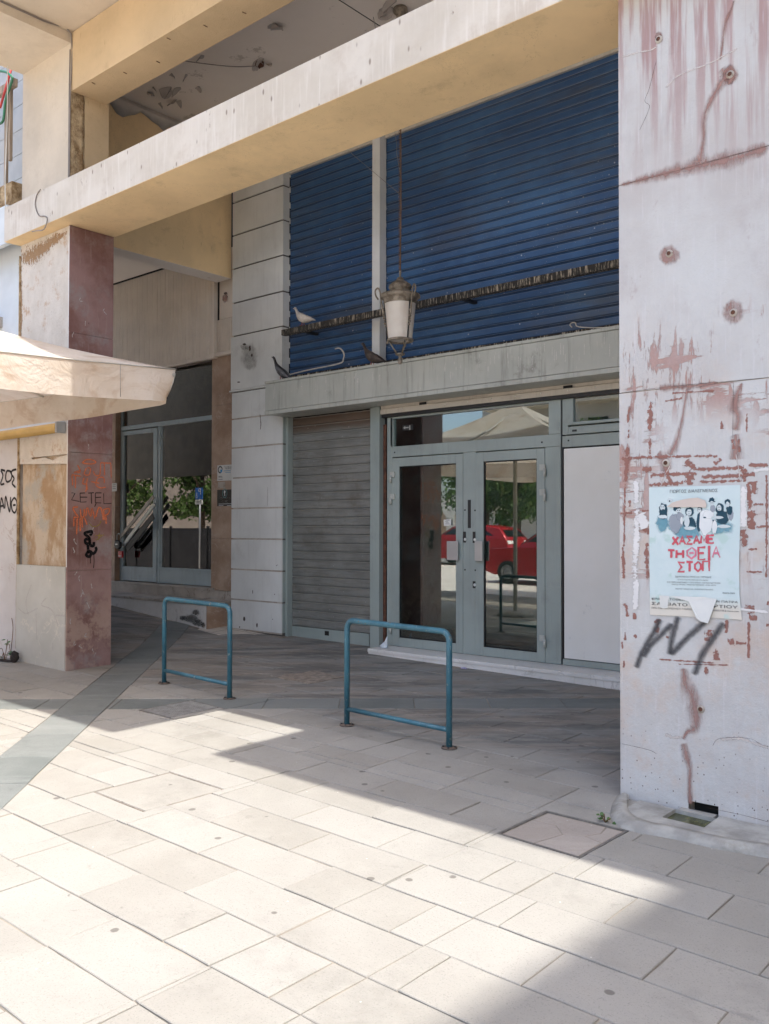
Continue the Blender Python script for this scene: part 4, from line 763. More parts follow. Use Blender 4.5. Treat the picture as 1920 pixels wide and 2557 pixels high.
# upper column, upper beam, cantilever and balcony slabs
up = thing('upper_storey', 'cream and ochre upper frame of the building above the long beam', 'building', (-8.9, 5, BZ))
UZ = 4.475
bx('upper_column', MT['cream'], up, -9.43, -8.438, 4.80, 5.235, BZ-.3, 7.0)
bx('column_side', MT['yellow_rough'], up, -8.437, -8.42, 4.955, 5.236, BZ-.3, UZ+.3)
random.seed(3)
b = MB(); P = []
for i in range(26):
    z = BZ-.1+i*.045
    P.append([Vector((-8.440+.0, 4.80, z)), Vector((-8.424+random.uniform(0, .006), 4.815+random.uniform(0, .01), z)), Vector((-8.437+random.uniform(0, .012), 4.86, z)), Vector((-8.43+random.uniform(0, .01), 4.91, z)), Vector((-8.415+random.uniform(-.008, .012), 4.935+random.uniform(-.012, .012), z)), Vector((-8.44, 4.955, z))])
b.rings(P, False, False); b.build('broken_render', MT['rough'], up, label='broken render on the side of the upper column')
bx('upper_beam', MT['yellow_rough'], up, -8.42, XR, 4.80, 5.20, UZ, 5.078, label='ochre stucco beam')
bx('upper_wall', MT['cream'], up, -9.43, XR, 4.83, 5.25, 5.40, 17)
SB = 5.09
slabs = [('balcony_slab', -9.2, -2.40, 3.62), ('balcony_slab', -1.30, 5.2, 3.74)]
for nme, x0, x1, y0 in slabs: bx(nme, MT['cream'], up, x0, x1, y0, 4.82, SB, SB+.18)
b = MB(); b.box(-9.43, -8.44, 4.0, 4.80, 4.98, SB-.002); b.build('cantilever', MT['cream'], up)
for k, (x0, x1, y0) in enumerate(((-9.2, -2.40, 3.62), (-1.3, 5.2, 3.74))):
    bx('balcony_parapet', MT['cream'], up, x0+(.58 if k else 0), x1, y0+.002, y0+.12, SB+.182, SB+1.1)
b = MB(); b.tube(densify([(-8.425, 4.79, z) for z in (3.5, 4.0, 4.35)]+[(-8.41, 4.785, 4.5), (-8.41, 4.785, 5.06), (-8.43, 4.5, 5.075), (-8.43, 3.7, 5.075)], 3), .008, 6); b.tube(densify([(-8.445, 4.79, z) for z in (3.5, 4.0, 4.45)]+[(-8.425, 4.785, 4.9)], 3), .006, 6); b.build('cable', MT['wire'], up, label='cables clipped to the column corner')
b = MB()
for i in range(9): b.tube([(-8.1+i*.42, 4.84+(i % 3)*.09, UZ-.001), (-8.1+i*.42+.03, 4.86+(i % 3)*.09, UZ-.02)], .004, 4)
b.build('bare_tie_wire', MT['chain'], up, kind='stuff')
# arcade ceiling, beam across, walls
ac = thing('arcade', 'ceiling and dividing beam of the covered arcade behind the long beam', 'arcade', (-6, 6.6, 5.28))
bx('ceiling', MT['ceiling'], ac, -9.6, XR, 5.25, 8.6, 5.28, 5.39)
bx('ceiling_joint', MT['dark'], ac, -6.19, -6.18, 5.3, 8, 5.277, 5.2799)
bx('cross_wall', MT['yellow'], ac, -9.9, -9.60, 5.21, 7.86, 3.411, 5.28, label='ochre cross wall')
bx('cross_wall_underside', MT['ceiling'], ac, -9.898, -9.602, 5.215, 7.858, 3.408, 3.4108)
bx('end_wall', MT['cream'], ac, 12.8, 13, 5.25, 8.5, -1.4, 5.28)
MT['rosette'] = MT['lantern']
# peeling paint flakes
random.seed(21)
b = MB()
for cx, cy, r, nn in ((-8.9, 6.5, .5, 10), (-8.3, 5.95, .4, 6), (-7.7, 6.7, .12, 4), (-5.95, 6.85, .14, 3), (-7.0, 6.3, .05, 1)):
    for i in range(nn):
        x, y = cx+random.uniform(-r, r), cy+random.uniform(-r*.6, r*.6); s = random.uniform(.04, .13); a = random.uniform(0, 6.28)
        K = 14; ring1 = [Vector((x+s*random.uniform(.62, 1)*math.cos(a+t), y+s*.6*random.uniform(.62, 1)*math.sin(a+t), 5.276)) for t in [2*math.pi*k/K for k in range(K)]]
        for k in range(K//2): ring1[k].z -= .08*math.sin(math.pi*k/(K//2))*random.uniform(.6, 1)
        b.quad(*ring1)
b.build('paint_flake', plain('flaking_paint', (.42, .38, .35, 1), .9), ac, kind='stuff', label='flakes of paint peeling off the ceiling')
b = MB(); P = []
zc = 5.277
for i in range(17):
    y = 5.9+i*.085; P.append([Vector((-9.598, y, zc)), Vector((-9.594, y, zc-.06-.09*random.random()-.1*abs(math.sin(i*.5)))), Vector((-9.570, y, zc-.05))])
b.rings(P, False, False); b.build('peeled_paint_edge', plain('flaking_edge', (.52, .48, .44, 1), .9), ac, label='ragged peeled paint along the ceiling edge')
# unseen block, added and shaped to shade the right of the square
wg = thing('shade_block', 'unseen tall cream block added to shade the right of the square', 'building', (10, 0, 0))
MB().prism([(9, 3.9, -2.2), (8.84, 1, -2.2), (8.6, -3.4, -2.2), (20, -3.4, -2.2), (20, 3.9, -2.2)], (0, 0, 20.75)).build('wall', MT['cream'], wg)
for i in range(2):
    for j in range(7): bx('window', MT['dark'], wg, 8.62+.16*i, 8.70+.16*i, -2.3+i*3.2, -.9+i*3.2, -.6+j*2.6, 1.2+j*2.6)
bx('rear_block', MT['cream'], up, -9.43, XR, 8.7, 18, -1.2, 17)
bx('storey_floor', MT['cream'], up, -9.43, XR, 5.25, 8.7, 5.40, 5.6)

# ================================================================ FACADE
YC = 7.80       # face of the grey cladding
cx0, cx1 = W(577.5, 1300, YC).x, W(703.6, 1300, YC).x
cp = thing('clad_pier', 'pier clad in wide grey metal panels left of the shutters', 'pier', ((cx0+cx1)/2, YC, -1.4))
zj = [W(706, y, YC).z for y in (380, 462.5, 548.6, 636.3, 726.4, 814, 957)] ; zlow = [W(704, y, YC).z for y in (1032, 1107.9, 1187, 1267, 1346.6, 1426.5, 1505.7, 1583.5)]
bx('core', plain('joint_core_grey', (.10, .09, .08, 1), .8), cp, cx0+.01, cx1-.012, YC+.02, 8.05, -1.42, 5.28)  # grey core seen in the joints between the panels
ztop = 5.2
seq = [(ztop, zj[0])]+[(zj[i], zj[i+1]) for i in range(6)]+[(zj[6]-.02, zlow[0])]+[(zlow[i], zlow[i+1]) for i in range(7)]
for k, (a, c) in enumerate(seq):
    up_ = k < 7; x1 = cx1+(.004 if up_ else 0)
    bx('panel', MT['clad'], cp, cx0+(.0 if k != 6 else -.012), x1, YC-(.012 if k == 6 else 0), YC+.019, c+.010, a-.010, .003)
    bx('return_panel', MT['frame'] if not up_ else MT['clad'], cp, x1-.012, x1-.001, YC+.0195, YC+.11, c+.010, a-.010)
    if not up_: bx('joint_strip', MT['old_marble'], cp, cx0+.03, cx1-.004, YC+.006, YC+.0195, c-.0095, c+.0095)
blobs('soot_stain', MT['soot'], cp, lambda x, y: W(560+x/2.966, 600+y/2.966, YC-.0125), [(190, 860, 80, 130), (150, 790, 40, 30)], lift=.0012)
blobs('soot_stain', MT['crackline'], cp, lambda x, y: W(560+x/2.966, 600+y/2.966, YC-.0125), [(150, 770, 16, 10), (190, 800, 10, 26), (205, 850, 8, 14), (108, 1050, 12, 6)], lift=.002, kind='stuff')
marks('drip', MT['crackline'], cp, lambda x, y: W(560+x/2.966, 1000+y/2.966, YC-.0), [([(265, 100), (272, 170), (268, 215)], .02), ([(322, 640), (320, 780)], .006), ([(395, 1215), (385, 1225)], .012)])
blobs('scuff', MT['crackline'], cp, lambda x, y: W(560+x/8.305, 1380+y/8.305, YC-.0), [(415, 1370, 30, 60), (320, 1540, 14, 22), (680, 1500, 20, 60), (590, 810, 9, 50), (1045, 862, 12, 12), (1005, 1380, 10, 14)])
# ---- blue roller shutters
def slats(thg, mat, x0, x1, z0, z1, Y, pitch, name='slat', prof=None):
    nsl = int(round((z1-z0)/pitch)); pitch = (z1-z0)/nsl; first = None
    for i in range(nsl):
        z = z1-(i+1)*pitch
        if first is None:
            p = [(0, .014), (.06, .004), (.12, .0), (.40, .0), (.68, .0), (.72, .003), (.745, -.007), (.79, -.010), (.82, -.004), (.84, .003), (.865, -.010), (.92, -.014), (.955, -.011), (.975, .008), (1, .016)] if prof is None else prof
            b = MB(); n0 = len(b.v)
            for u, d in p: b.v += [Vector((x0, Y+d, z+u*pitch)), Vector((x1, Y+d, z+u*pitch))]
            for k in range(len(p)-1): b.f.append([n0+2*k, n0+2*k+1, n0+2*k+3, n0+2*k+2]); b.smooth.append(False)
            first = b.build(name, mat, thg); fz = z
        else:
            o = first.copy(); C.objects.link(o); o.location = first.location+Vector((random.uniform(-.001, .001), 0, z-fz))
YB = 7.93
zf = 1.86; zl = 4.572
ml0, ml1 = W(929, 600, 7.8).x, W(948, 600, 7.8).x
bl = thing('blue_shutter', 'narrow dirty blue roller shutter left of the mullion', 'roller shutter', (-7.7, YB, zf), 'blue roller shutters over the shopfront')
br = thing('blue_shutter', 'wide blue roller shutter running behind the lantern to the right pillar', 'roller shutter', (-5, YB, zf), 'blue roller shutters over the shopfront')
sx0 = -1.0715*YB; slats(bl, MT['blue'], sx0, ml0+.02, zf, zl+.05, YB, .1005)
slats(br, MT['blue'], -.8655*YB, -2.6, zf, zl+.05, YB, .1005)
for t, x in ((bl, sx0), (br, -.8655*YB)):
    b = MB()
    for k in range(14): z = zf+.06+k*.201; b.box(x-.012, x+.004, YB-.02, YB-.004, z, z+.075)
    b.build('end_clip', MT['paper'], t, kind='stuff')
fr = thing('shutter_surround', 'grey steel lintel and mullion framing the blue shutters', 'frame', (-7, 7.9, zf))
bx('mullion', MT['clad'], fr, ml0, ml1, 7.80, 7.915, zf-.1, zl+.02, .004)
bx('lintel', MT['shutter_box'], fr, cx1+.006, -2.4, 7.895, 8.0, zl-.004, 4.75)
bx('upper_panel', MT['ceiling'], fr, cx1+.006, -2.4, 7.93, 8.0, 4.751, 5.279)
bx('side_channel', MT['dark'], fr, cx1+.001, sx0-.004, YB-.03, YB+.04, -1.38, zl)
# fouled rail across
fx0 = W(705, 830, 7.6).x
rl = thing('fouled_rail', 'dark steel rail caked in pigeon droppings across the blue shutters', 'rail', (-6, 7.6, 2.45))
bx('bar', MT['fouled'], rl, fx0, -2.6, 7.58, 7.66, 2.402, 2.472, .003)
for k in range(3): bx('bracket', MT['steel'], rl, -8.0+2.4*k, -7.95+2.4*k, 7.661, 7.9, 2.41, 2.44)
# fascia with ledge
YF = 7.515; fl0 = -8.506; fz0, fz1 = 1.423, 1.842
fa = thing('fascia', 'grey metal fascia streaked with bird droppings above the doors', 'fascia', (-6, YF, fz0))
seam = W(885, 900, YF).x
for x0, x1 in ((fl0, seam-.001), (seam+.001, -2.6)):
    bx('front_panel', MT['fascia'], fa, x0, x1, YF+.004, YF+.03, fz0+.052, fz1-.034)
    bx('top_trim', MT['fascia'], fa, x0-.002, x1, YF-.008, YF+.36, fz1-.030, fz1, .002)
    bx('bottom_trim', MT['fascia'], fa, x0-.002, x1, YF-.006, YF+.06, fz0, fz0+.046, .003)
bx('soffit', MT['fascia'], fa, fl0, -2.6, YF+.061, 7.94, fz0+.004, fz0+.012)
bx('end_panel', MT['fascia'], fa, fl0+.001, fl0+.012, YF+.031, 7.79, fz0+.05, fz1-.035)
bx('back_upstand', MT['fouled'], fa, fl0+.1, -2.6, 7.872, 7.895, fz1+.001, fz1+.11)
bx('side_flashing', MT['clad'], cp, cx0-.02, fl0-.004, YC-.03, YC+.02, zj[6]-.018, zj[6]+.002)
b = MB(); random.seed(9)
for i in range(150):
    x = random.uniform(fl0, -3.6); z = fz1; r = random.uniform(.004, .014); b.ball((x, YF+random.uniform(.0, .05), z+.001), (r, r*1.4, .004), 5)
b.build('droppings', MT['paper'], fa, kind='stuff')
fcv = lambda x, y: W(660+x/4.885, 820+y/4.885, YF+.003)
random.seed(31)
st = []
for i in range(46):
    px = random.choice([120, 450, 640, 755, 980, 1010, 1110, 1130, 1325, 1400, 1520, 1640])+random.uniform(-14, 14); y0 = 690-px*.16+random.uniform(0, 110); st.append(([(px, y0), (px+1, y0+random.uniform(20, 140))], random.uniform(.004, .009)))
for i in range(50):
    x = random.uniform(-5.9, -3.8); z0 = fz1-.05-random.random()*.16; st.append((None, (x, z0, random.uniform(.02, .12), random.uniform(.004, .009))))
marks('dropping_streak', MT['poop'], fa, ident, [([tuple(fcv(*q)) for q in s], w) if s else ([(w[0], YF+.003, w[1]), (w[0], YF+.003, max(fz0+.06, w[1]-w[2]))], w[3]) for s, w in st], lift=.001, label='white streaks of pigeon droppings', kind='stuff')
for lab, pts in (('pale stiff cable end curling up off the ledge under the blue shutter', [(676, 948), (760, 926), (846, 908), (857, 896), (859, 884), (853, 873), (846, 869), (837, 871)]), ('thin pale cable curled on the ledge near the right pillar', [(1545, 812), (1505, 818), (1445, 816), (1437, 806), (1428, 806), (1423, 811), (1428, 817)])):
    b = MB(); b.tube(densify([W(x, y, 7.83) for x, y in pts], 4), .009 if 'stiff' in lab else .006, 6); tag(b.build('loose_cable', MT['white_wire']), lab, 'cable', 'loose cables on the ledge')

# ---- grey roller shutter (lower left)
YG = 7.955
gs = thing('grey_shutter', 'closed grey metal roller shutter between pier and glass doors', 'roller shutter', (-7.8, YG, -1.37))
gx0, gx1 = -1.0692*YG, -.8972*YG
slats(gs, MT['grey_slat'], gx0, gx1+.01, -1.235, 1.42, YG, .1062, prof=[(0, .010), (.06, .002), (.3, -.002), (.55, -.002), (.83, .002), (.86, -.008), (.93, -.010), (.97, .004), (1, .010)])
bx('bottom_rail', MT['frame'], gs, gx0, gx1+.004, YG-.012, YG+.015, -1.385, -1.237, .003)
xh = W(817, 1590, YG).x; bx('lock_slot', MT['dark'], gs, xh-.03, xh+.042, YG-.0145, YG-.0122, -1.31, -1.255)
bx('rubber_seal', MT['dark'], gs, gx0, gx1, YG-.004, YG+.01, -1.43, -1.386)
gf = thing('shutter_posts', 'sage grey posts and rusty channel beside the grey shutter', 'frame', (-7, 7.9, -1.4))
bx('left_post', MT['frame'], gf, cx1+.002, W(718, 1300, 7.86).x, 7.86, 7.95, -1.40, fz0+.003, .003)
xa, xb, xc_ = W(924, 1300, 7.86).x, W(933, 1300, 7.86).x, W(947.5, 1300, 7.86).x
bx('mid_post', MT['frame'], gf, xa, xb-.002, 7.86, 8.02, -1.40, fz0+.003, .002); bx('mid_post', MT['frame'], gf, xb+.001, xc_, 7.855, 8.02, -1.40, fz0+.003, .002)
bx('guide_channel', MT['dark'], gf, xc_+.001, W(967, 1300, 7.95).x, 7.95, 8.02, -1.34, fz0+.003)
xr = W(955, 1300, 7.93).x; bx('rusty_guide', MT['rust'], gf, xr, xr+.055, 7.925, 7.949, -1.34, 1.22, .003)
bx('flaked_edge', MT['old_marble'], gf, xr-.006, xr, 7.93, 7.948, -1.3, .1)
bx('shutter_pad', MT['cement_patch'], gf, -8.66, -8.40, 7.72, 7.86, -1.42, -1.362, .01)

# ---- roller curtain housing above the doors
hs = thing('half_raised_shutter', 'beige roller shutter rolled up to just above the transom', 'roller shutter', (-5, 7.85, 1.2))
zb = W(1200, 1005.5, 7.85).z
hz = [W(1300, 1000-2+ y, 7.84).z for y in (0,)]
zlo = (W(950, 1033, 7.84).z+W(1543, 972, 7.84).z)/2
slats(hs, MT['shutter_box'], W(951, 1000, 7.86).x, -2.6, zlo+.06, fz0+.02, 7.862, .095)
bx('bottom_bar', MT['shutter_box'], hs, W(949.5, 1033, 7.84).x, -2.6, 7.838, 7.872, zlo, zlo+.058, .004)
bx('under_channel', MT['steel'], hs, W(951, 1033, 7.84).x, -2.6, 7.85, 7.90, zlo-.035, zlo-.001)
for px, py in ((1056, 1008), (1418, 967)):
    q = W(px, py, 7.85); bx('slot', MT['dark'], hs, q.x-.05, q.x+.05, 7.8445, 7.8475, q.z-.018, q.z+.018)
b = MB()
for px, py in ((1004, 1021), (1111, 1009), (1167, 1003), (1227, 996), (1287, 989), (1350, 982), (1418, 975), (1487, 966)): q = W(px, py, 7.837); b.ball(q, .008, 6)
b.build('rivet', MT['paper'], hs, kind='stuff')

# ================================================================ GLASS DOORS
YD = 7.906
dr = thing('glass_doors', 'sage grey double glass doors with transom, side post and white blanked panel', 'door', (-5.7, YD, -1.34))
X = lambda px, y=1300, Y=YD: W(px, y, Y).x
Z = lambda px, py, Y=YD: W(px, py, Y).z
zfb = -1.335; d = .07
lx0, lx1, rx0, rx1 = X(981.5), X(1157.5), X(1190), X(1362)
zl0, zl1 = Z(985, 1611.6), Z(981.5, 1144.2)
zt0, zt1 = Z(977.5, 1115.2), Z(975.5, 1047)
fx = X(968)
def F(name, x0, x1, z0, z1, y0=YD-.012, y1=YD+.06, m='frame', bv=.003, par=None, **k): return bx(name, MT[m], par or dr, x0, x1, y0, y1, z0, z1, bv, **k)
F('jamb', fx, lx0-.004, zfb, zlo-.04); F('head_rail', lx0-.003, X(1402), zl1+.012, zt0-.002)
F('centre_post', lx1+.003, rx0-.003, zfb, zl1+.010); F('right_post', rx1+.003, X(1402)-.002, zfb, zl1+.010)
F('transom_post', X(1371.8), X(1402), zt0, zlo-.036); F('transom_jamb', lx0-.003, X(976), zt0-.001, zlo-.04)
F('transom_head', X(976)+.001, X(1371.8)-.001, zt1+.001, zlo-.037); F('sill_rail', lx0-.002, X(1402), zfb-.002, zl0-.006, y0=YD+.0)
bx('transom_glass', MT['glass'], dr, X(976)-.005, X(1371.8)+.005, YD+.02, YD+.026, zt0-.008, zt1+.005)
def leaf(x0, x1, gx0, gx1, gz0, gz1, lab):
    l = thing('door_leaf', None, None, (0, 0, 0)); l.parent = dr; l.location = Vector((0, 0, 0)); tag(l, lab)
    l.location = Vector(((x0+x1)/2, YD, zl0))-absloc(dr)
    y0, y1 = YD-.016, YD+.045
    for nme, a in (('stile', (x0, gx0, zl0, zl1)), ('stile', (gx1, x1, zl0, zl1)), ('rail', (gx0+.0005, gx1-.0005, zl0, gz0)), ('rail', (gx0+.0005, gx1-.0005, gz1, zl1))):
        MB().box(a[0], a[1], y0, y1, a[2], a[3]).build(nme, MT['frame'], l, bevel=.003)
    bx('gasket', MT['dark'], l, gx0+.001, gx1-.001, y0+.012, y0+.016, gz0+.001, gz0+.012); bx('gasket', MT['dark'], l, gx0+.001, gx0+.012, y0+.012, y0+.016, gz0+.013, gz1-.002); bx('gasket', MT['dark'], l, gx1-.009, gx1-.001, y0+.012, y0+.016, gz0+.013, gz1-.002); bx('gasket', MT['dark'], l, gx0+.013, gx1-.010, y0+.012, y0+.016, gz1-.012, gz1-.001)
    bx('pane', MT['glass'], l, gx0, gx1, y0+.02, y0+.026, gz0, gz1)
    return l
L1 = leaf(lx0, lx1, X(998.5), X(1140.4), Z(1070, 1599), Z(1070, 1160.5), 'left glass door leaf with a small paper notice')
L2 = leaf(rx0, rx1, X(1209), X(1342), Z(1275, 1622), Z(1275, 1148.5), 'right glass door leaf')
dcv = lambda x, y, Y=YD: W(900+x/2.5167, 880+y/2.5167, Y)
for l, hx, hs_ in ((L1, 205, 1), (L2, 1163, -1)):
    for y in (768, 905, 1715) if hs_ > 0 else (722, 878, 1795):
        q = dcv(hx, y); b = MB(); b.box(q.x-.02, q.x+.045, YD-.036, YD-.0165, q.z-.03, q.z+.03) if hs_ > 0 else b.box(q.x-.05, q.x+.01, YD-.036, YD-.0165, q.z-.03, q.z+.03)
        zz_ = -.06; b.tube([(q.x-.012+(.02 if hs_ < 0 else 0), YD-.034, q.z+zz_-.03), (q.x-.012+(.02 if hs_ < 0 else 0), YD-.034, q.z+zz_+.05)], .015, 10)
        b.build('hinge', MT['alu'] if False else MT['fascia'], l)
for l, a in ((L1, (563, 632, 1185, 1303)), (L2, (738, 785, 1185, 1308))):
    p0, p1 = dcv(a[0], a[3]), dcv(a[1], a[2]); bx('pull_handle', MT['alu'], l, p0.x, p1.x, YD-.062, YD-.046, p0.z, p1.z, .003); bx('handle_stand', MT['frame'], l, (p1.x-.035 if l is L1 else p0.x+.008), (p1.x-.006 if l is L1 else p0.x+.035), YD-.046, YD-.0165, p0.z+.02, p1.z-.02)
def plate(x0, x1, y0, y1, name, m, thick=.006, par=dr):
    p0, p1 = dcv(x0, y1), dcv(x1, y0); return bx(name, MT[m], par, p0.x, p1.x, YD-.012-thick, YD-.0125, p0.z, p1.z, .001)
plate(680, 698, 926, 1103, 'strike_plate', 'steel'); 
for x, y0, y1 in ((651, 1126, 1194), (711, 1126, 1196), (711, 1437, 1480)):
    plate(x, x+16, y0, y1, 'lock_plate', 'steel'); q = dcv(x+8, y1-20, YD-.02); b = MB(); b.rings([[Vector((q.x+r*math.cos(t), y, q.z+r*math.sin(t))) for t in [2*math.pi*k/12 for k in range(12)]] for r, y in ((.016, YD-.018), (.016, YD-.026), (.010, YD-.028))], True); b.build('lock_cylinder', MT['paper'], dr)
b = MB()
for x, y in ((215, 628), (1140, 564), (1307, 553), (657, 990), (720, 992), (657, 1365), (722, 1368)): q = dcv(x, y, YD-.0125); b.box(q.x-.008, q.x+.008, YD-.0145, YD-.0125, q.z-.008, q.z+.008)
b.build('drain_slot', MT['dark'], dr, kind='stuff')
p0, p1 = dcv(525, 1090), dcv(572, 1047); nt = thing('paper_notice', None, None); nt.parent = dr; nt.location = Vector((0, 0, 0)); tag(nt, 'small white printed notice taped inside the left leaf')
b = MB(); b.prism([(p0.x+.005, YD-.006, p0.z), (p1.x, YD-.006, p0.z+.008), (p1.x, YD-.006, p1.z), (p0.x, YD-.006, p1.z-.006)], (0, -.0008, 0)); b.build('sheet', MT['paper'], nt)
b = MB()
for i in range(6): z = p0.z+.02+i*.013; b.box(p0.x+.02+.008*(i % 2), p1.x-.02-.01*((i*7) % 3), YD-.0073, YD-.0069, z, z+.004)
b.build('print_lines', MT['ink'], nt, kind='stuff')
# exit pictogram sticker in transom
p0, p1 = dcv(258, 490), dcv(325, 450); bx('sticker', MT['steel'], dr, p0.x, p1.x, YD+.0185, YD+.0195, p0.z, p1.z, .0002)
b = MB(); zc_ = (p0.z+p1.z)/2; xa_ = p0.x+.03
b.box(xa_, xa_+.06, YD+.0175, YD+.0182, zc_-.006, zc_+.006); b.quad((xa_-.02, YD+.0175, zc_), (xa_+.01, YD+.0175, zc_+.02), (xa_+.01, YD+.0175, zc_-.02)); b.ball((p1.x-.05, YD+.0178, zc_+.014), (.010, .0005, .010), 6); b.box(p1.x-.058, p1.x-.042, YD+.0175, YD+.0182, zc_-.03, zc_+.004)
b.build('sticker_symbol', MT['fascia'], dr, kind='stuff')
# right side: window above, white panel below
xw = X(1402)
F('side_jamb', xw+.001, X(1405.6), zfb, zlo-.036, y0=YD+.002, m='steel', bv=0)
pz0, pz1 = Z(1406, 1643.9), Z(1406, 1119.5)
F('panel_rail', X(1405.6)+.001, -3.0, zfb, pz0-.003); F('panel_rail', X(1405.6)+.001, -3.0, pz1+.010, Z(1402, 1089.5))
bx('blank_panel', MT['panel'], dr, X(1407.5), -3.0, YD+.006, YD+.016, pz0+.004, pz1-.004, .001, label='white blank panel, scuffed')
bx('panel_shadow_gap', MT['dark'], dr, X(1405.6)+.001, -3.0, YD+.017, YD+.02, pz0-.002, pz1+.009)
wz0, wz1 = Z(1402, 1086), zlo-.037
F('window_frame', X(1405)+.001, X(1419.5), wz0, wz1, y0=YD-.004); F('window_frame', X(1419.5)+.001, -3.0, wz0, wz0+.075, y0=YD-.004)
F('window_sash', X(1420.5), X(1434), wz0+.09, wz1-.002, y0=YD-.02); F('window_sash', X(1434)+.001, -3.0, wz0+.09, Z(1434, 1054), y0=YD-.02)
bx('window_glass', MT['glass'], dr, X(1434)-.003, -3.0, YD+.002, YD+.008, Z(1434, 1054)-.004, wz1)
q = W(1435, 1075, YD); bx('drain_cap', MT['steel'], dr, q.x-.025, q.x+.025, YD-.009, YD-.0045, q.z-.010, q.z+.010, .002)
# marble step
ms = thing('marble_step', 'white marble doorstep in front of the glass doors', 'step', (-5.3, 7.7, -1.4))
YS = 7.545; s0 = W(917, 1619, YS).x
js = [s0, W(1286, 1660, YS).x, -3.9, -2.8]
for a, c in zip(js[:-1], js[1:]): bx('tread', MT['white_marble'], ms, a+.001, c-.001, YS, 7.96, -1.378, -1.3385, .006)
jr = [s0+.004, W(1102, 1660, YS).x, W(1318, 1690, YS).x, W(1433, 1700, YS).x, -2.8]
for a, c in zip(jr[:-1], jr[1:]): bx('riser', MT['white_marble'], ms, a+.001, c-.001, YS+.010, YS+.03, -1.56, -1.379, .002)
bx('bedding', MT['cement'], ms, s0+.02, -2.81, YS+.031, 7.95, -1.55, -1.379)
# litter
tis = MB(); q = W(962, 1612, 7.72); random.seed(4); K = 10; rs_ = []
for i in range(5):
    z = -1.336+[0, .02, .045, .08, .13][i]; r = [.06, .055, .04, .022, .006][i]; cx_ = q.x+[0, 0, .01, .03, .045][i]; rs_.append([(cx_+r*math.cos(t)*random.uniform(.6, 1.2), 7.70+r*.6*math.sin(t)*random.uniform(.6, 1.2), z) for t in [2*math.pi*k/K for k in range(K)]])
tis.rings(rs_, True); tag(tis.build('crumpled_tissue', plain('pale_tissue', (.60, .66, .70, 1), .8, 0, .1, 20)), 'crumpled white and blue tissue at the left end of the marble doorstep', 'tissue')
q = W(1160, 1670, 7.50); b = MB(); b.rings([[(q.x+s*math.cos(t)*random.uniform(.7, 1.1), 7.49+.02*math.sin(t), g(q.x, 7.5)+z) for t in [2*math.pi*k/8 for k in range(8)]] for s, z in ((.05, .003), (.045, .012), (.02, .018))], True)
tag(b.build('candy_wrapper', plain('lilac_wrapper', (.42, .38, .55, 1), .4, 0, .3, 60)), 'tiny lilac wrapper on the paving against the marble doorstep', 'litter')
# interior behind the doors
ir = thing('shop_interior', 'dark empty lobby behind the glass doors', 'room', (-5, 10, -1.3))
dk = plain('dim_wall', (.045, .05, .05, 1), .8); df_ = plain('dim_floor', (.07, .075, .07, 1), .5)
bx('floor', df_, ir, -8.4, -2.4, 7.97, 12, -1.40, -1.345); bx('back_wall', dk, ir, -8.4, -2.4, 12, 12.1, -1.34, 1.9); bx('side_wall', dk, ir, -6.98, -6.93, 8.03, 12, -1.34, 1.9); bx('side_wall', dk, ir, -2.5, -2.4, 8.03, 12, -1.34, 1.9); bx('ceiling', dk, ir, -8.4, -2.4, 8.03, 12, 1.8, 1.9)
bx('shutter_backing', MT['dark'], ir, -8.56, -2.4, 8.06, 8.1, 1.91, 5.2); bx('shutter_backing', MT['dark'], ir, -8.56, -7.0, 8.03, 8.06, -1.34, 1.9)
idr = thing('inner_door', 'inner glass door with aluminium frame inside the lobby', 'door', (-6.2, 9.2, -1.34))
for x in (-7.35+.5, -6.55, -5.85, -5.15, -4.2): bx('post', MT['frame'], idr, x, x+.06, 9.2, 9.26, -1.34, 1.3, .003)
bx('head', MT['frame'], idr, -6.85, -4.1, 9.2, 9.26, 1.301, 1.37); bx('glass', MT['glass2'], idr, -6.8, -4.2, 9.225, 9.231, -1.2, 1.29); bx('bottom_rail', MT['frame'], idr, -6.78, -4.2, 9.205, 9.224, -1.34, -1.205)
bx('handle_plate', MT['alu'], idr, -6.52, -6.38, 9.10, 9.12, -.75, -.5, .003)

# ================================================================ LEFT SHOP
YW = 8.10
ld = thing('marble_landing', 'pale marble platform in front of the left shop window', 'step', (-11, 7.8, -1.2))
lx = -9.655
for a, c in ((-13.5, -12.62), (-12.62, -11.2), (-11.2, lx-.03)): bx('riser', MT['white_marble'], ld, a+.001, c-.001, 7.535, 7.56, -1.45, -1.027, .002)
bx('tread', MT['old_marble'], ld, -13.5, lx, 7.522, 7.99, -1.025, -.989, .005); bx('end_slab', MT['brown_marble'], ld, lx-.028, lx-.008, 7.536, 8.0, -1.45, -1.027, .002); bx('fill', MT['cement'], ld, -13.5, lx-.03, 7.56, 7.99, -1.45, -1.027)
bx('upper_riser', MT['old_marble'], ld, -13.5, cx0-.01, 7.991, 8.02, -1.1, -.862, .002); bx('upper_tread', MT['old_marble'], ld, -13.5, -10.1, 7.975, 8.3, -.86, -.826, .004)
blobs('mould_stain', MT['black_mould'], ld, lambda x, y: W(260+x/4.885, 1420+y/4.885, 7.534), [(1060, 610, 120, 70), (1150, 660, 90, 60), (960, 600, 60, 40), (1120, 530, 60, 50), (1210, 690, 40, 40)], lift=.001)
sw = thing('shop_window', 'pale blue steel shop front with glass door and reflections on the left', 'shop window', (-11.2, YW, -.8))
XW = lambda px, y=1300: W(px, y, YW).x; ZW = lambda px, py: W(px, py, YW).z
za0 = -.822; zr = (ZW(305, 1072)+ZW(538, 1040))/2; ztr = 2.42
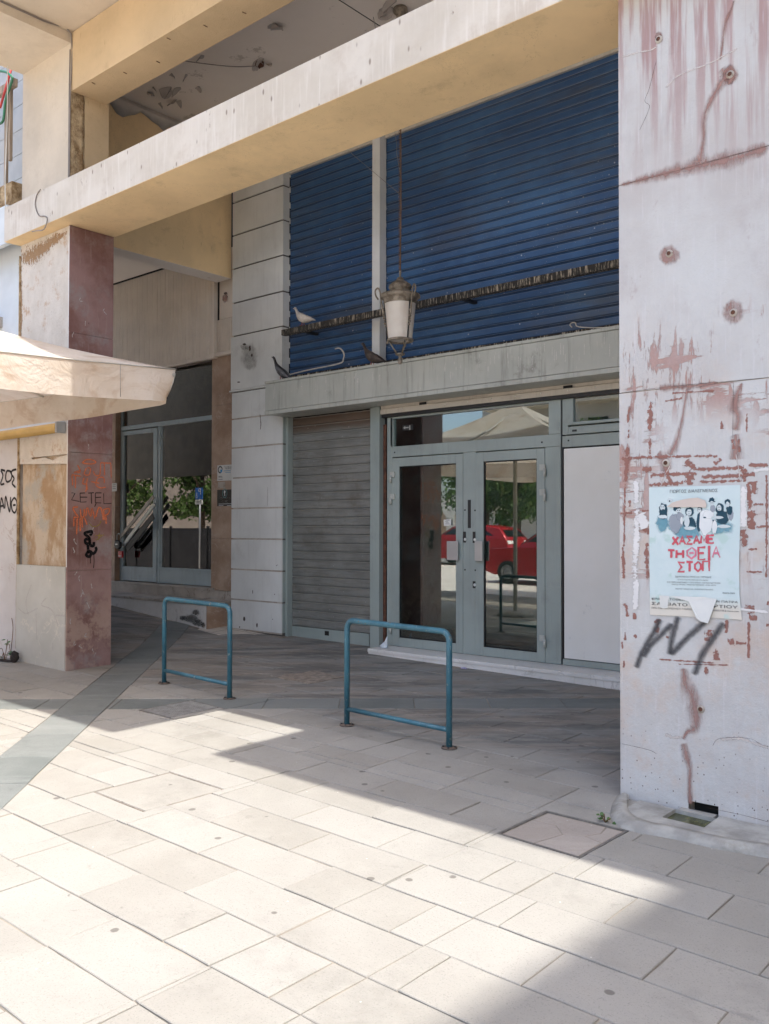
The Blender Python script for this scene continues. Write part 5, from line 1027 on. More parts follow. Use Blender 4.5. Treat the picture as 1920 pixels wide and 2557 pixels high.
def G(name, x0, x1, z0, z1, y0=YW-.01, y1=YW+.05, bv=.003, par=None, m='blue_frame', **k): return bx(name, MT[m], par or sw, x0, x1, y0, y1, z0, z1, bv, **k)
G('frame_post', XW(301), XW(305), za0, ztr); G('frame_post', XW(539), XW(541), za0, ztr)
G('transom_rail', XW(305)+.001, XW(539)-.001, zr-.03, zr+.03, y0=YW-.03); G('mid_post', XW(394.5), XW(400.5), za0+.002, zr-.031)
sd = thing('shop_door', None, None); sd.parent = sw; sd.location = Vector((0, 0, 0)); tag(sd, 'narrow blue-framed glass door')
a0, a1 = XW(305.5), XW(394); d0 = za0+.01; d1 = zr-.05
G('stile', a0, a0+.05, d0, d1, y0=YW-.02, par=sd); G('stile', a1-.10, a1, d0, d1, y0=YW-.02, par=sd); G('rail', a0+.051, a1-.101, d1-.06, d1, y0=YW-.02, par=sd); G('rail', a0+.051, a1-.101, d0, d0+.22, y0=YW-.02, par=sd); bx('pane', MT['shopglass'], sd, a0+.045, a1-.095, YW+.008, YW+.014, d0+.21, d1-.055)
b0, b1 = XW(401), XW(538.5); G('bottom_panel', b0, b1, za0+.004, za0+.21, y0=YW-.008); G('glazing_bead', b0, b1, za0+.211, za0+.24, y0=YW-.02); G('glazing_bead', b0, b0+.03, za0+.241, zr-.032, y0=YW-.0)
bx('window_pane', MT['shopglass'], sw, b0+.02, b1, YW+.008, YW+.014, za0+.23, zr-.02); bx('transom_pane', MT['shopglass'], sw, XW(305), XW(539), YW+.008, YW+.014, zr+.02, ztr)
pl = thing('marble_pilaster', 'brown veined marble pilaster between shop window and grey pier', 'pilaster', (-9.9, 8.05, -.8))
qz = [-.86, W(560, 1345, 8.0).z, W(560, 1010, 8.0).z, 2.45]
for a, c in zip(qz[:-1], qz[1:]): bx('slab', MT['brown_marble'], pl, XW(541.5), -9.3, 8.0, 8.14, a+.0015, c-.0015, .002)
pr_ = thing('marble_pilaster', 'brown marble strip left of the blue-framed shop door', 'pilaster', (-12.6, 8.05, -.8))
for a, c in ((-.86, .35), (.35, 1.4), (1.4, 2.45)): bx('slab', MT['brown_marble'], pr_, -14, XW(300.5), 8.0, 8.14, a+.0015, c-.0015, .002)
# ribbed sign panels above
rbm = plain('beige_ribbed', (.74, .67, .585, 1), .6, 0, .06, 3); rbm2 = plain('beige_ribbed_pale', (.72, .64, .55, 1), .6, 0, .06, 3)
rb = thing('ribbed_panel', 'large beige ribbed panel above the left shop window', 'sign panel', (-11.4, 7.95, 2.5))
def ribs(par, x0, x1, z0, z1, Y, mat, pitch=.066):
    nn = int((x1-x0)/pitch); first = None
    for i in range(nn):
        x = x0+i*pitch
        if first is None: first = MB().box(x+.003, x+pitch-.004, Y, Y+.012, z0, z1).build('rib', mat, par, bevel=.003); fx_ = x
        else: o = first.copy(); C.objects.link(o); o.location = first.location+Vector((x-fx_, 0, random.uniform(-.002, .002)))
    bx('backing', mat, par, x0, x1, Y+.013, Y+.03, z0, z1)
zq0 = W(537, 890, 7.95).z; xq1 = W(530.5, 890, 7.95).x
ribs(rb, -14, xq1, zq0+.03, 3.88, 7.95, rbm)
bx('edge_trim', rbm, rb, xq1+.001, xq1+.05, 7.93, 8.0, zq0-.02, 3.88, .003); bx('bottom_trim', rbm, rb, -14, xq1, 7.935, 7.99, zq0-.02, zq0+.028, .004); bx('underside', MT['brown_marble'], rb, -14, -9.3, 8.0, 8.1, ztr+.002, ztr+.05)
r2 = thing('ribbed_panel', 'small pale ribbed panel with a stained plate beside the grey pier', 'sign panel', (-9.9, 7.98, 2.6))
xr0 = xq1+.055; zr1 = W(555, 797, 7.98).z; zr0 = W(555, 880, 7.98).z
ribs(r2, xr0, -9.35, zr0, zr1, 7.98, rbm2, .04); bx('ledge', rbm2, r2, xr0, -9.35, 7.94, 8.0, zr0-.05, zr0-.001, .004)
bx('plate', rbm2, r2, xr0+.05, -9.35, 7.985, 8.0, zr1+.004, 3.9, .003); bx('gap', MT['dark'], r2, xr0, xr0+.05, 7.995, 8.0, zr1+.004, 3.9)
blobs('rust_ring', MT['stain'], r2, lambda x, y: W(260+x/4.614, 560+y/4.614, 7.984), [(1395, 850, 44, 70)], lift=.001); blobs('rust_ring', MT['crackline'], r2, lambda x, y: W(260+x/4.614, 560+y/4.614, 7.984), [(1400, 795, 24, 18), (1420, 835, 8, 14), (1370, 870, 8, 8)], lift=.002)
cl = thing('shop_canopy_ceiling', 'flat grey ceiling over the left shop front', 'ceiling', (-11.5, 6.5, 3.9))
bx('ceiling_sheet', MT['ceiling'], cl, -14, -9.901, 5.21, 8.3, 3.89, 3.95); bx('shadow_gap', MT['dark'], cl, -14, -9.902, 7.93, 7.949, 3.87, 3.889)
bx('backing_wall', MT['dark'], cl, -14, -9.3, 8.145, 8.2, 2.5, 5.2)
# notices
sg = thing('clinic_sign', 'small black foot clinic plate with white lettering on the brown pilaster', 'sign', (-9.9, 7.99, .3))
c7 = lambda x, y: W(260+x/4.425, 980+y/4.425, 7.995)
p0, p1 = c7(1250, 1256), c7(1440, 1068); bx('plate', plain('black_plate', (.03, .025, .022, 1), .35), sg, p0.x, p1.x, 7.992, 7.9995, p0.z, p1.z, .001)
wm = MT['ink_white']; text('line', 'FOOT HEALTH', wm, sg, (1268, 1178), (1405, 1178), lambda x, y: c7(x, y)); text('line', 'CLINIC', wm, sg, (1302, 1213), (1368, 1213), lambda x, y: c7(x, y))
b = MB(); q = c7(1335, 1112); b.rings([[Vector((q.x+r*math.cos(t), 7.9905, q.z+r*1.25*math.sin(t))) for t in [2*math.pi*k/20 for k in range(20)]] for r in (.052, .046)], False); b.build('emblem_ring', plain('teal_ring', (.12, .35, .36, 1), .4), sg)
b = MB(); b.prism([(q.x+x*.05, 7.9915, q.z+z*.05) for x, z in ((-.15, -.8), (.2, -.7), (.05, -.1), (.35, .35), (.1, .8), (-.3, .7), (-.4, .2), (-.15, -.2))], (0, -.0012, 0)); b.build('foot_emblem', wm, sg)
for yy, a, c in ((1232, 1268, 1420), (1250, 1268, 1320), (1250, 1360, 1405)): p = c7(a, yy); r_ = c7(c, yy); bx('small_print', wm, sg, p.x, r_.x, 7.9905, 7.9915, p.z-.003, p.z+.003)
s2 = thing('notice', 'white notice with a blue round logo above the black plate', 'sign', (-9.9, 7.99, .6))
p0, p1 = c7(1250, 978), c7(1440, 792); bx('sheet', MT['paper'], s2, p0.x, p1.x, 7.994, 7.9995, p0.z, p1.z, .0005)
def ringshape(c, r0, r1, t0, t1, mat, par, name, y): 
    b = MB(); tt = [t0+(t1-t0)*k/16 for k in range(17)]; b.rings([[Vector((c.x+r*math.cos(t), y, c.z+r*math.sin(t))) for t in tt] for r in (r0, r1)], False, False); return b.build(name, mat, par)
q = c7(1284, 852); ringshape(q, .034, .052, 0, 5.2, MT['ink'], s2, 'logo_ring', 7.9925); ringshape(q, .0, .05, 4.9, 6.25, plain('logo_blue', (.02, .25, .5, 1), .5), s2, 'logo_quarter', 7.9915)
text('line', 'Γιαννόπουλος', MT['ink'], s2, (1328, 828), (1420, 828), lambda x, y: c7(x, y)); text('line', 'Ηρακλής', MT['ink'], s2, (1340, 846), (1410, 846), lambda x, y: c7(x, y))
for yy, a, c, m in ((866, 1325, 1400, 'logo'), (884, 1340, 1400, 'logo'), (926, 1265, 1300, 'i'), (936, 1265, 1310, 'i'), (960, 1265, 1310, 'i')): p = c7(a, yy); r_ = c7(c, yy); bx('small_print', bpy.data.materials['logo_blue'] if m == 'logo' else MT['ink'], s2, p.x, r_.x, 7.9925, 7.9935, p.z-.003, p.z+.003)
p0, p1 = c7(1255, 1060), c7(1335, 985); tag(bx('torn_notice_rest', MT['old_marble'], None, p0.x, p1.x, 7.996, 7.9995, p0.z, p1.z, .0005), 'pale remains of a torn notice between the two shop signs', 'sign')
p0, p1 = c7(86, 1092), c7(140, 1000); nt2 = thing('notice', 'small grey notice on the marble left of the shop door', 'sign', (-12.5, 7.99, .6)); bx('sheet', MT['paper'], nt2, p0.x, p1.x, 7.995, 7.9995, p0.z, p1.z, .0005)
for i in range(5): bx('small_print', MT['ink'], nt2, p0.x+.02, p1.x-.03, 7.993, 7.9945, p0.z+.04+i*.03, p0.z+.046+i*.03)
# security bars, lock, red tag
sb = thing('security_bar', 'folding metal security bar hanging diagonally across the shop door', 'security bar', (-12, 7.98, 0))
a0p, a1p, b1p = W(303, 1340, 7.99), W(385, 1240, 7.99), W(388, 1258, 7.99)
def flatbar(b, p, q, w, t): 
    dd = (q-p).normalized(); s = dd.cross(Vector((0, 1, 0))).normalized()*w/2; b.prism([p-s, q-s, q+s, p+s], (0, -t, 0))
b = MB(); flatbar(b, a0p, a1p, .055, .02); b.build('bar', MT['old_marble'], sb); b = MB(); flatbar(b, W(309, 1362, 7.985), b1p, .06, .02); b.build('bar', MT['alu'], sb); b = MB(); flatbar(b, W(318, 1372, 7.99), W(384, 1288, 7.99), .09, .015); b.build('bar', MT['steel'], sb)
q = W(298, 1359, 7.96); lk = thing('padlock', 'chunky black padlock on the lower end of the security bar', 'padlock', q); b = MB(); b.prism([q+Vector((x*.085, 0, z*.085)) for x, z in ((-.9, -.1), (-.5, .8), (.8, .5), (1, -.4), (.3, -.9), (-.6, -.6))], (0, -.05, 0)); b.build('lock_body', MT['steel'], lk, bevel=.008); b = MB(); b.tube(densify([q+Vector((-.03, -.02, .05)), q+Vector((-.03, -.02, .14)), q+Vector((.03, -.02, .17)), q+Vector((.07, -.02, .12)), q+Vector((.06, -.02, .03))], 4), .008, 6); b.build('shackle', MT['alu'], lk); bx('label_strip', MT['ink_white'], lk, q.x-.035, q.x+.03, q.y-.053, q.y-.0505, q.z-.01, q.z+.012)
q0, q1 = W(299, 1392, 7.97), W(308, 1376, 7.97); tg = thing('red_tag', 'small red key box hanging under the padlock', 'key box', (q0.x, 7.97, q0.z)); bx('box', plain('red_plastic', (.45, .02, .03, 1), .4), tg, q0.x, q1.x, 7.94, 7.975, q0.z, q1.z, .004); bx('white_label', MT['ink_white'], tg, q0.x+.008, q1.x-.008, 7.9385, 7.9395, q0.z+.02, q0.z+.035)
# room behind
rm = thing('cafe_interior', 'dim cafe room behind the left shop window', 'room', (-11.5, 11, -.8))
wu = plain('dim_beige_wall', (.24, .21, .16, 1), .8); wd = plain('dim_brown_dado', (.06, .035, .025, 1), .7)
bx('floor', plain('dim_cafe_floor', (.05, .045, .04, 1), .6), rm, -17, -9.2, 8.16, 13.5, -.9, -.83); bx('back_wall', wu, rm, -17, -9.2, 13.5, 13.6, .4, 3.2); bx('dado', wd, rm, -17, -9.2, 13.48, 13.6, -.83, .399); bx('side_wall', wu, rm, -9.3, -9.2, 8.21, 13.48, -.83, 2.49); bx('side_wall', wu, rm, -17.1, -17, 8.2, 13.5, -.83, 3.2); bx('ceiling', wu, rm, -17, -9.2, 8.21, 13.5, 2.9, 3.0)
tb = thing('strip_lamp', 'unlit strip lamp on the cafe ceiling seen through the glass', 'lamp', (-12, 10, 2.6)); b = MB(); b.tube([(-12.6, 10.6, 2.45), (-11.2, 10.6, 2.45)], .03, 8); b.build('tube', MT['bulb'], tb); bx('housing', MT['steel'], tb, -12.7, -11.1, 10.55, 10.65, 2.48, 2.53)
ct = thing('cafe_table', 'dark cafe table just inside the shop window', 'table', (-12.1, 9.3, -.83), 'cafe tables and chairs inside the window')
bx('tabletop', wd, ct, -12.5, -11.7, 8.9, 9.7, -.12, -.08, .004)
for x, y in ((-12.45, 8.95), (-11.78, 8.95), (-12.45, 9.63), (-11.78, 9.63)): bx('leg', MT['steel'], ct, x, x+.035, y, y+.035, -.829, -.121)
ch = thing('cafe_chair', 'dark cafe chair behind the window table', 'chair', (-11.4, 9.2, -.83), 'cafe tables and chairs inside the window')
bx('seat', MT['steel'], ch, -11.6, -11.2, 9.0, 9.4, -.40, -.36, .004); bx('backrest', MT['steel'], ch, -11.25, -11.21, 9.0, 9.4, -.10, .08, .004)
for x in (-11.58, -11.24):
    for y in (9.02, 9.35): bx('leg', MT['steel'], ch, x, x+.03, y, y+.03, -.829, -.401 if x < -11.3 else -.102)
labs = ['dark cafe chair at the left of the window table', 'dark cafe chair deeper in the cafe room', 'dark cafe chair near the right end of the window']
for k, (dx, dy, rz) in enumerate(((-1.5, .1, math.pi), (-1.0, 1.6, .4), (.7, 1.0, 0))): copy_tree(ch, None, ch.location+Vector((dx, dy, 0)), rz, labs[k])
ct2 = copy_tree(ct, None, ct.location+Vector((1.2, 1.4, 0)), 0, 'dark cafe table deeper in the room')

# ================================================================ UMBRELLAS
def umbrella(label, T, Nn, Fc, Bk, ztop, drop, h, group):
    cxy = (Vector(T)+Vector(Nn)+Vector(Fc)+Vector(Bk))/4; base = g(cxy.x, cxy.y)
    t = thing('market_umbrella', label, 'umbrella', (cxy.x, cxy.y, base), group)
    cor = [Vector((p[0], p[1], ztop)) for p in (T, Nn, Bk, Fc)]; ap_ = Vector((cxy.x, cxy.y, ztop+h))
    def surf(a, b_, v, u):     # u 0 at the rim, 1 at the apex
        e = a.lerp(b_, v); p = e.lerp(ap_, u); p.z -= .16*math.sin(math.pi*u)*(1-.35*abs(2*v-1)) + .05*math.sin(math.pi*v)*(1-u); return p
    M_, K_ = 12, 10
    for i in range(4):
        a, b_ = cor[i], cor[(i+1) % 4]; b = MB(); n0 = 0
        for u in range(K_+1):
            for v in range(M_+1): b.v.append(surf(a, b_, v/M_, u/K_*.97))
        for u in range(K_):
            for v in range(M_): k = u*(M_+1)+v; b.f.append([k, k+1, k+M_+2, k+M_+1]); b.smooth.append(True)
        o = b.build('canopy_panel', MT['canvas'], t)
        # hanging valance, slightly wavy, curling in at the corners
        b = MB(); V = 40; out = ((a+b_)/2-Vector((cxy.x, cxy.y, ztop))).normalized()
        for w in range(5):
            for v in range(V+1):
                q = v/V; p = surf(a, b_, q, 0); f = w/4; edge = min(q, 1-q)
                curl = -.10*max(0, 1-edge/.035)*f*f
                p = p+out*(.02*math.sin(q*17+i)*f+curl)+Vector((0, 0, -drop*f*(1+.03*math.sin(q*9))+.05*max(0, 1-edge/.02)*f)); b.v.append(p)
        for w in range(4):
            for v in range(V): k = w*(V+1)+v; b.f.append([k, k+1, k+V+2, k+V+1]); b.smooth.append(True)
        b.build('valance', MT['canvas'], t)
        b = MB(); b.tube([surf(a, b_, q/10, 0)+out*.004 for q in range(11)], .006, 6); b.build('hem', MT['pole'], t)
        b = MB()
        for q in (.13, .42, .7): b.tube([surf(a, b_, q, 0)+out*.012+Vector((0, 0, -.005)), surf(a, b_, q, 0)+out*.016+Vector((0, 0, -drop*.97))], .0025, 4)
        b.build('seam', MT['wire'], t)
        for c in (a, (a+b_)/2):
            b = MB(); b.tube([c+Vector((0, 0, -.05)), c.lerp(ap_, .5)+Vector((0, 0, -.14)), ap_+Vector((0, 0, -.12))], .018, 6); b.build('rib', MT['pole'], t)
            b = MB(); b.tube([c.lerp(ap_, .45)+Vector((0, 0, -.14)), Vector((cxy.x, cxy.y, ztop-.15))], .014, 6); b.build('strut', MT['pole'], t)
    b = MB(); b.tube([(cxy.x, cxy.y, base+.05), (cxy.x, cxy.y, ztop+h-.05)], .035, 14); b.build('pole', MT['pole'], t)
    b = MB(); b.lathe((cxy.x, cxy.y, base), [(0, .09), (.08, .09), (.30, .07), (.32, .0), (0, 0)], 24); b.build('base', MT['cement'], t)
    b = MB(); b.lathe((cxy.x, cxy.y, ztop+h-.14), [(0, .1), (.05, .09), (.07, .0), (0, 0)], 14); b.build('finial', MT['pole'], t)
    return t
umbrella('big cream canvas umbrella, half in sun, reaching in from the left edge', (-6.33, 4.585), (-6.75, .72), (-10.3, 4.36), (-10.75, .5), 1.35, .275, .86, 'cream market umbrellas on the square')
umbrella('second cream umbrella seen only as a reflection in the glass doors', (-8.2, 1.0), (-8.6, -2.6), (-12.0, 1.2), (-12.2, -2.2), 1.45, .26, .86, 'cream market umbrellas on the square') if False else umbrella('second cream umbrella seen only as a reflection in the glass doors', (-7.9, -.3), (-8.2, -4.0), (-11.8, -.2), (-12.1, -3.9), 1.45, .26, .86, 'cream market umbrellas on the square')

# ================================================================ BLUE RAILS
def rail(label, A, B, h=.80):
    A, B = Vector(A), Vector(B); A.z, B.z = g(A.x, A.y), g(B.x, B.y)
    t = thing('parking_rail', label, 'rail', A, 'blue tubular rails in front of the shop'); r = .0215; c = .065
    u = (B-A).normalized(); up_ = Vector((0, 0, 1)); TA, TB = A+up_*h, B+up_*h
    path = [A+up_*.006]+[A+up_*(h-c)]+[TA-up_*c*(1-math.sin(a))+u*c*(1-math.cos(a)) for a in [math.pi/2*k/6 for k in range(1, 6)]]+[TA+u*c]
    path += [TB-u*c]+[TB-u*c*(1-math.sin(a))-up_*c*(1-math.cos(a)) for a in [math.pi/2*k/6 for k in range(1, 6)]]+[TB-up_*c, B+up_*.006]
    b = MB(); b.tube(path, r, 16); b.build('hoop', MT['rail'], t)
    b = MB(); b.tube([A+up_*.125+u*.012, B+up_*.125-u*.012], r*.82, 14); b.build('lower_bar', MT['rail'], t)
    for P_ in (A, B):
        f = MB(); f.lathe(P_, [(0, .008), (r+.002, .012), (r+.004, .009), (.055, .008), (.057, .001), (0, .001)], 24); fl_ = f.build('flange', MT['flange'], t)
        for k in range(4):
            a = k*math.pi/2+.5; q = P_+Vector((.042*math.cos(a), .042*math.sin(a), .008)); f = MB(); f.rings([[q+Vector((.0085*math.cos(x), .0085*math.sin(x), z)) for x in [2*math.pi*j/6 for j in range(6)]] for z in (0, .008)], True); f.build('bolt', MT['steel'], fl_)
    return t
rail('left blue tubular rail beside the dark diagonal paving band', (-7.148, 5.073, 0), (-6.155, 5.045, 0))
rail('right blue tubular rail standing in front of the glass doors', (-4.741, 5.027, 0), (-3.762, 5.018, 0))

# ================================================================ LANTERN
LY = 6.93; lc = W(1000, 800, LY); lc.x = W(999, 800, LY).x
ln = thing('hanging_lantern', 'ornate hanging lantern with frosted glass on a rusty chain', 'lantern', (lc.x, LY, 1.66))
def zz(py): return W(1000, py, LY).z
RS = .43/107/2      # metres of radius per px of width
c0 = (lc.x, LY, 0)
capz = [(693, 14), (700, 22), (706, 40), (712, 56), (719, 58), (724, 50), (726, 46), (730, 54), (732, 74), (736, 98), (742, 102), (746, 92), (750, 84), (755, 84), (760, 80)]
b = MB(); b.lathe(c0, [(w*RS, zz(y)) for y, w in capz], 32); b.build('cap', MT['lantern'], ln)
b = MB(); b.lathe(c0, [(.012, zz(676)), (.010, zz(690)), (.016, zz(694)), (0, zz(694))], 12); b.build('ferrule', MT['lantern'], ln)
ztop_, zbot = zz(756), zz(850); r0, r1 = 80*RS, 60*RS
b = MB(); b.lathe(c0, [(r0, ztop_), (r0*.99, ztop_-.01), (r1, zbot)], 32); b.build('glass_shade', MT['frost'], ln)
b = MB(); b.ball((lc.x-.01, LY, zz(785)), (.045, .045, .075), 12); b.tube([(lc.x-.01, LY, zz(770)), (lc.x-.01, LY, zz(752))], .022, 10); b.build('bulb', MT['bulb'], ln)
b = MB(); b.lathe(c0, [(r1+.004, zbot+.014), (r1+.014, zbot+.008), (r1+.014, zbot-.008), (r1, zbot-.014), (r1-.012, zbot-.010), (r1-.012, zbot+.004)], 32); b.build('lower_ring', MT['lantern'], ln)
for k in range(3):
    a = R(-13+120*k); ca, sa = math.cos(a), math.sin(a); P3 = lambda r, z: Vector((lc.x+r*ca, LY+r*sa, z))
    b = MB(); b.tube([P3(r0+.002, ztop_), P3(r1+.004, zbot)], .008, 6); b.build('glazing_bar', MT['steel'], ln)
    zt_ = zz(742); b = MB()
    b.tube(densify([P3(r0+.012, zt_-.20), P3(r0+.02, zt_-.12), P3(r0+.035, zt_-.02), P3(r0+.045, zt_+.05), P3(r0+.065, zt_+.085), P3(r0+.09, zt_+.06), P3(r0+.085, zt_+.01), P3(r0+.06, zt_-.03)], 4), .0085, 7)
    for i in range(7): b.ball(P3(r0+.012-.004*i, zt_-.13-.028*i), .011+.004*(i % 2), 6)
    b.build('scroll', MT['lantern'], ln)
    b = MB(); b.ball(P3(r1+.008, zbot-.026), .014, 8); b.tube([P3(r1-.01, zbot-.01), P3(.03, zz(884))], .0085, 7); b.build('lower_arm', MT['lantern'], ln)
zf_ = zz(884); b = MB(); b.lathe(c0, [(0, zf_+.012), (.03, zf_+.012), (.05, zf_+.004), (.046, zf_-.008), (.02, zf_-.016), (.014, zf_-.03), (.024, zf_-.05), (.025, zf_-.075), (.012, zf_-.10), (0, zf_-.105)], 20); b.build('finial', MT['lantern'], ln)
b = MB(); z = zz(676); k = 0
while z < 5.27:
    q = [(math.cos(t)*.011, math.sin(t)*.020) for t in [2*math.pi*j/8 for j in range(9)]]
    b.tube([Vector((lc.x-.008+(x if k % 2 else 0), LY+(0 if k % 2 else x), z+y+.018)) for x, y in q], .0032, 4, False); z += .031; k += 1
b.build('chain', MT['chain'], ln, kind='stuff', label='rusty chain')
b = MB(); b.tube([(lc.x+.004, LY-.004, zz(676)), (lc.x+.012, LY-.004, 3.3), (lc.x+.004, LY, 4.2), (lc.x+.014, LY, 5.27)], .007, 6); b.build('supply_cable', MT['chain'], ln)
b = MB(); b.lathe((lc.x, LY, 0), [(0, 5.279), (.07, 5.279), (.075, 5.24), (.04, 5.20), (.045, 5.15), (.02, 5.12), (0, 5.12)], 20); b.build('ceiling_rose', MT['lantern'], ln)
gw = MB(); gw.tube([W(868, 375, 7.88), W(1000, 486, LY)], .003, 4); tag(gw.build('guy_wire', MT['wire']), 'thin wire stretched from the lintel to the lantern chain', 'wire', 'thin wires around the lantern')
gw = MB(); gw.tube(densify([Vector((lc.x-.28, LY-.1, 5.25)), W(986, 330, LY), W(990, 380, LY), W(999, 430, LY)], 4), .003, 4); tag(gw.build('guy_wire', MT['wire']), 'thin slack wire beside the upper lantern chain', 'wire', 'thin wires around the lantern')
cm = thing('ceiling_hook', 'rusty ceiling hook with loose wires left of the lantern mount', 'hook', (-7.7, 6.7, 5.2)); b = MB(); b.lathe((-7.7, 6.7, 0), [(0, 5.277), (.05, 5.277), (.05, 5.24), (.02, 5.23), (0, 5.2)], 12); b.build('hook_plate', MT['rust'], cm)
b = MB(); b.tube(densify([Vector((-7.7, 6.7, 5.24)), Vector((-7.95, 6.45, 5.22)), Vector((-8.4, 5.9, 5.26)), Vector((-8.5, 5.4, 5.27))], 5), .006, 5); b.build('hanging_wire', MT['wire'], cm)

# ================================================================ PIGEONS
pg_w = plain('white_feathers', (.62, .56, .50, 1), .8, 0, .1, 30); pg_d = plain('dark_feathers', (.045, .042, .045, 1), .55, 0, .4, 25); pg_b = plain('brown_feathers', (.06, .045, .038, 1), .6, 0, .4, 25); pgl = plain('pigeon_leg', (.35, .10, .09, 1), .6)
wgm = plain('grey_wing', (.11, .11, .12, 1), .6, 0, .3, 30)
def pigeon(label, foot, ang, mb, mw, s=1.0, pitch=.35, headz=0):
    t = thing('pigeon', label, 'pigeon', foot, 'pigeons perched on the shopfront')
    ca, sa = math.cos(ang), math.sin(ang)
    def T(x, y, z):     # x forward
        x2 = x*math.cos(pitch)-z*math.sin(pitch)*0; z2 = z+x*math.sin(pitch)
        return Vector((foot[0]+(x2*ca-y*sa)*s, foot[1]+(x2*sa+y*ca)*s, foot[2]+(z2+.085)*s))
    prof = [(-.175, .012, .004, .006), (-.13, .022, .008, .006), (-.095, .034, .022, .002), (-.055, .047, .040, 0), (0, .055, .053, 0), (.045, .047, .050, .006), (.075, .034, .040, .020), (.092, .024, .030, .045), (.102, .021, .024, .066), (.115, .020, .021, .084), (.130, .014, .015, .088), (.140, .006, .007, .086), (.158, .003, .003, .080)]
    b = MB(); b.rings([[T(x, ry*math.cos(a), zc__+rz*math.sin(a)) for a in [2*math.pi*k/14 for k in range(14)]] for x, ry, rz, zc__ in prof], True); b.build('body', mb, t)
    for sd in (-1, 1):
        b = MB(); pw = [(.05, .010, .02), (.03, .030, .03), (-.02, .038, .034), (-.08, .026, .024), (-.13, .012, .012), (-.16, .004, .004)]
        b.rings([[T(x, sd*(.046-.15*max(0, -x-.02)+.006*math.cos(a)), .012+rz*math.sin(a)) for a in [2*math.pi*k/10 for k in range(10)]] for x, _, rz in pw], True); b.build('wing', mw, t)
        b = MB(); b.tube([T(.0, sd*.018, -.04), Vector((foot[0]+(.004*ca-sd*.018*sa)*s, foot[1]+(.004*sa+sd*.018*ca)*s, foot[2]+.006))], .0045*s, 6)
        for f in (-.6, 0, .6): b.tube([Vector((foot[0]+(.004*ca-sd*.018*sa)*s, foot[1]+(.004*sa+sd*.018*ca)*s, foot[2]+.005)), Vector((foot[0]+((.03)*math.cos(ang+f))*s-sd*.018*sa*s, foot[1]+((.03)*math.sin(ang+f))*s+sd*.018*ca*s, foot[2]+.004))], .003*s, 5)
        b.build('leg', pgl, t)
        b = MB(); b.ball(T(.118, sd*.0185, .090), .0035*s, 6); b.build('eye', MT['ink_black'], t)
    return t
q = W(757, 816, 7.62); pigeon('white pigeon perched on the fouled rail above the fascia', (q.x, 7.62, 2.474), R(184), pg_w, pg_w, 1.12, .30)
q = W(703, 944, 7.6); pigeon('dark grey pigeon at the left end of the ledge facing the pier', (q.x, 7.60, fz1+.001), R(192), pg_d, wgm, 1.2, .62)
q = W(930, 908, 7.6); pigeon('dark brown pigeon on the ledge left of the lantern', (q.x, 7.60, fz1+.001), R(184), pg_b, pg_b, 1.2, .42)

# ================================================================ PLANTS
def leafy(name, label, base, stems, seed, s=.05):
    random.seed(seed); t = thing(name, label, 'plant', base)
    for pts in stems:
        b = MB(); b.tube(densify([Vector(base)+Vector(p) for p in pts], 4), .0035, 5); b.build('stem', MT['stem'], t)
        e = Vector(base)+Vector(pts[-1])
        for k in range(5):
            c = e+Vector((random.uniform(-s, s), random.uniform(-s*.6, s*.6), random.uniform(-s*1.5, s*.2))); r = random.uniform(.3, .6)*s*1.1; a = random.uniform(0, 6.28); tz = random.uniform(.3, 1.0)
            dx = Vector((math.cos(a), math.sin(a), -.2)).normalized(); dy = dx.cross(Vector((0, -tz, 1))).normalized(); lv = MB()
            shape = [(1, 0), (.55, .55), (.1, .75), (-.5, .6), (-.7, 0), (-.5, -.6), (.1, -.75), (.55, -.55)]
            nn = dx.cross(dy); cent = c+nn*r*.15; lv.v.append(cent); lv.v += [c+dx*x*r+dy*y*r for x, y in shape]
            for i in range(8): lv.f.append([0, 1+i, 1+(i+1) % 8]); lv.smooth.append(True)
            lv.build('leaf', MT['leaf'], t)
    return t
pb = Vector((-9.52, 4.70, g(-9.52, 4.7)))
leafy('weed', 'small ivy-like weed growing at the foot of the left pillar', pb, [[(0, 0, 0), (.0, .02, .15), (-.02, .04, .22)], [(0, 0, 0), (-.06, 0, .12), (-.13, 0, .10), (-.15, 0, .04)], [(0, 0, 0), (.05, 0, .16), (.10, 0, .18), (.14, -.01, .10)], [(0, 0, 0), (-.02, 0, .08), (-.03, -.02, .03)], [(.02, 0, 0), (.08, 0, .1), (.17, 0, .09)]], 3, .055)
b = MB(); b.tube(densify([pb+Vector(p) for p in [(-.02, .07, 0), (0, .08, .2), (.01, .085, .35), (-.02, .085, .45)]], 4), .004, 5); tag(b.build('dry_creeper', MT['stem']), 'bare dry creeper stem climbing the marble joint above the weed', 'plant')
b = MB(); random.seed(8); K = 12
b.rings([[pb+Vector((.02+.17*sc_*math.cos(t)*random.uniform(.8, 1.15), -.01+.06*sc_*math.sin(t)*random.uniform(.8, 1.1), z)) for t in [2*math.pi*k/K for k in range(K)]] for sc_, z in ((1, .001), (.8, .006), (.4, .010))], True); tag(b.build('soil_heap', plain('dark_soil', (.03, .02, .014, 1), .95, 0, .4, 40, .8)), 'patch of dark soil where a paving tile is missing under the weed', 'soil')
b = MB(); b.ball(pb+Vector((.20, .01, .06)), (.055, .04, .065), 9)
for v in b.v: v += Vector((1, 1, 1))*.012*mnoise.noise(v*30)
tag(b.build('burnt_lump', plain('charred_lump', (.03, .022, .018, 1), .9, 0, .5, 40, .8)), 'dark crumbled lump beside the weed at the pillar foot', 'rubble')
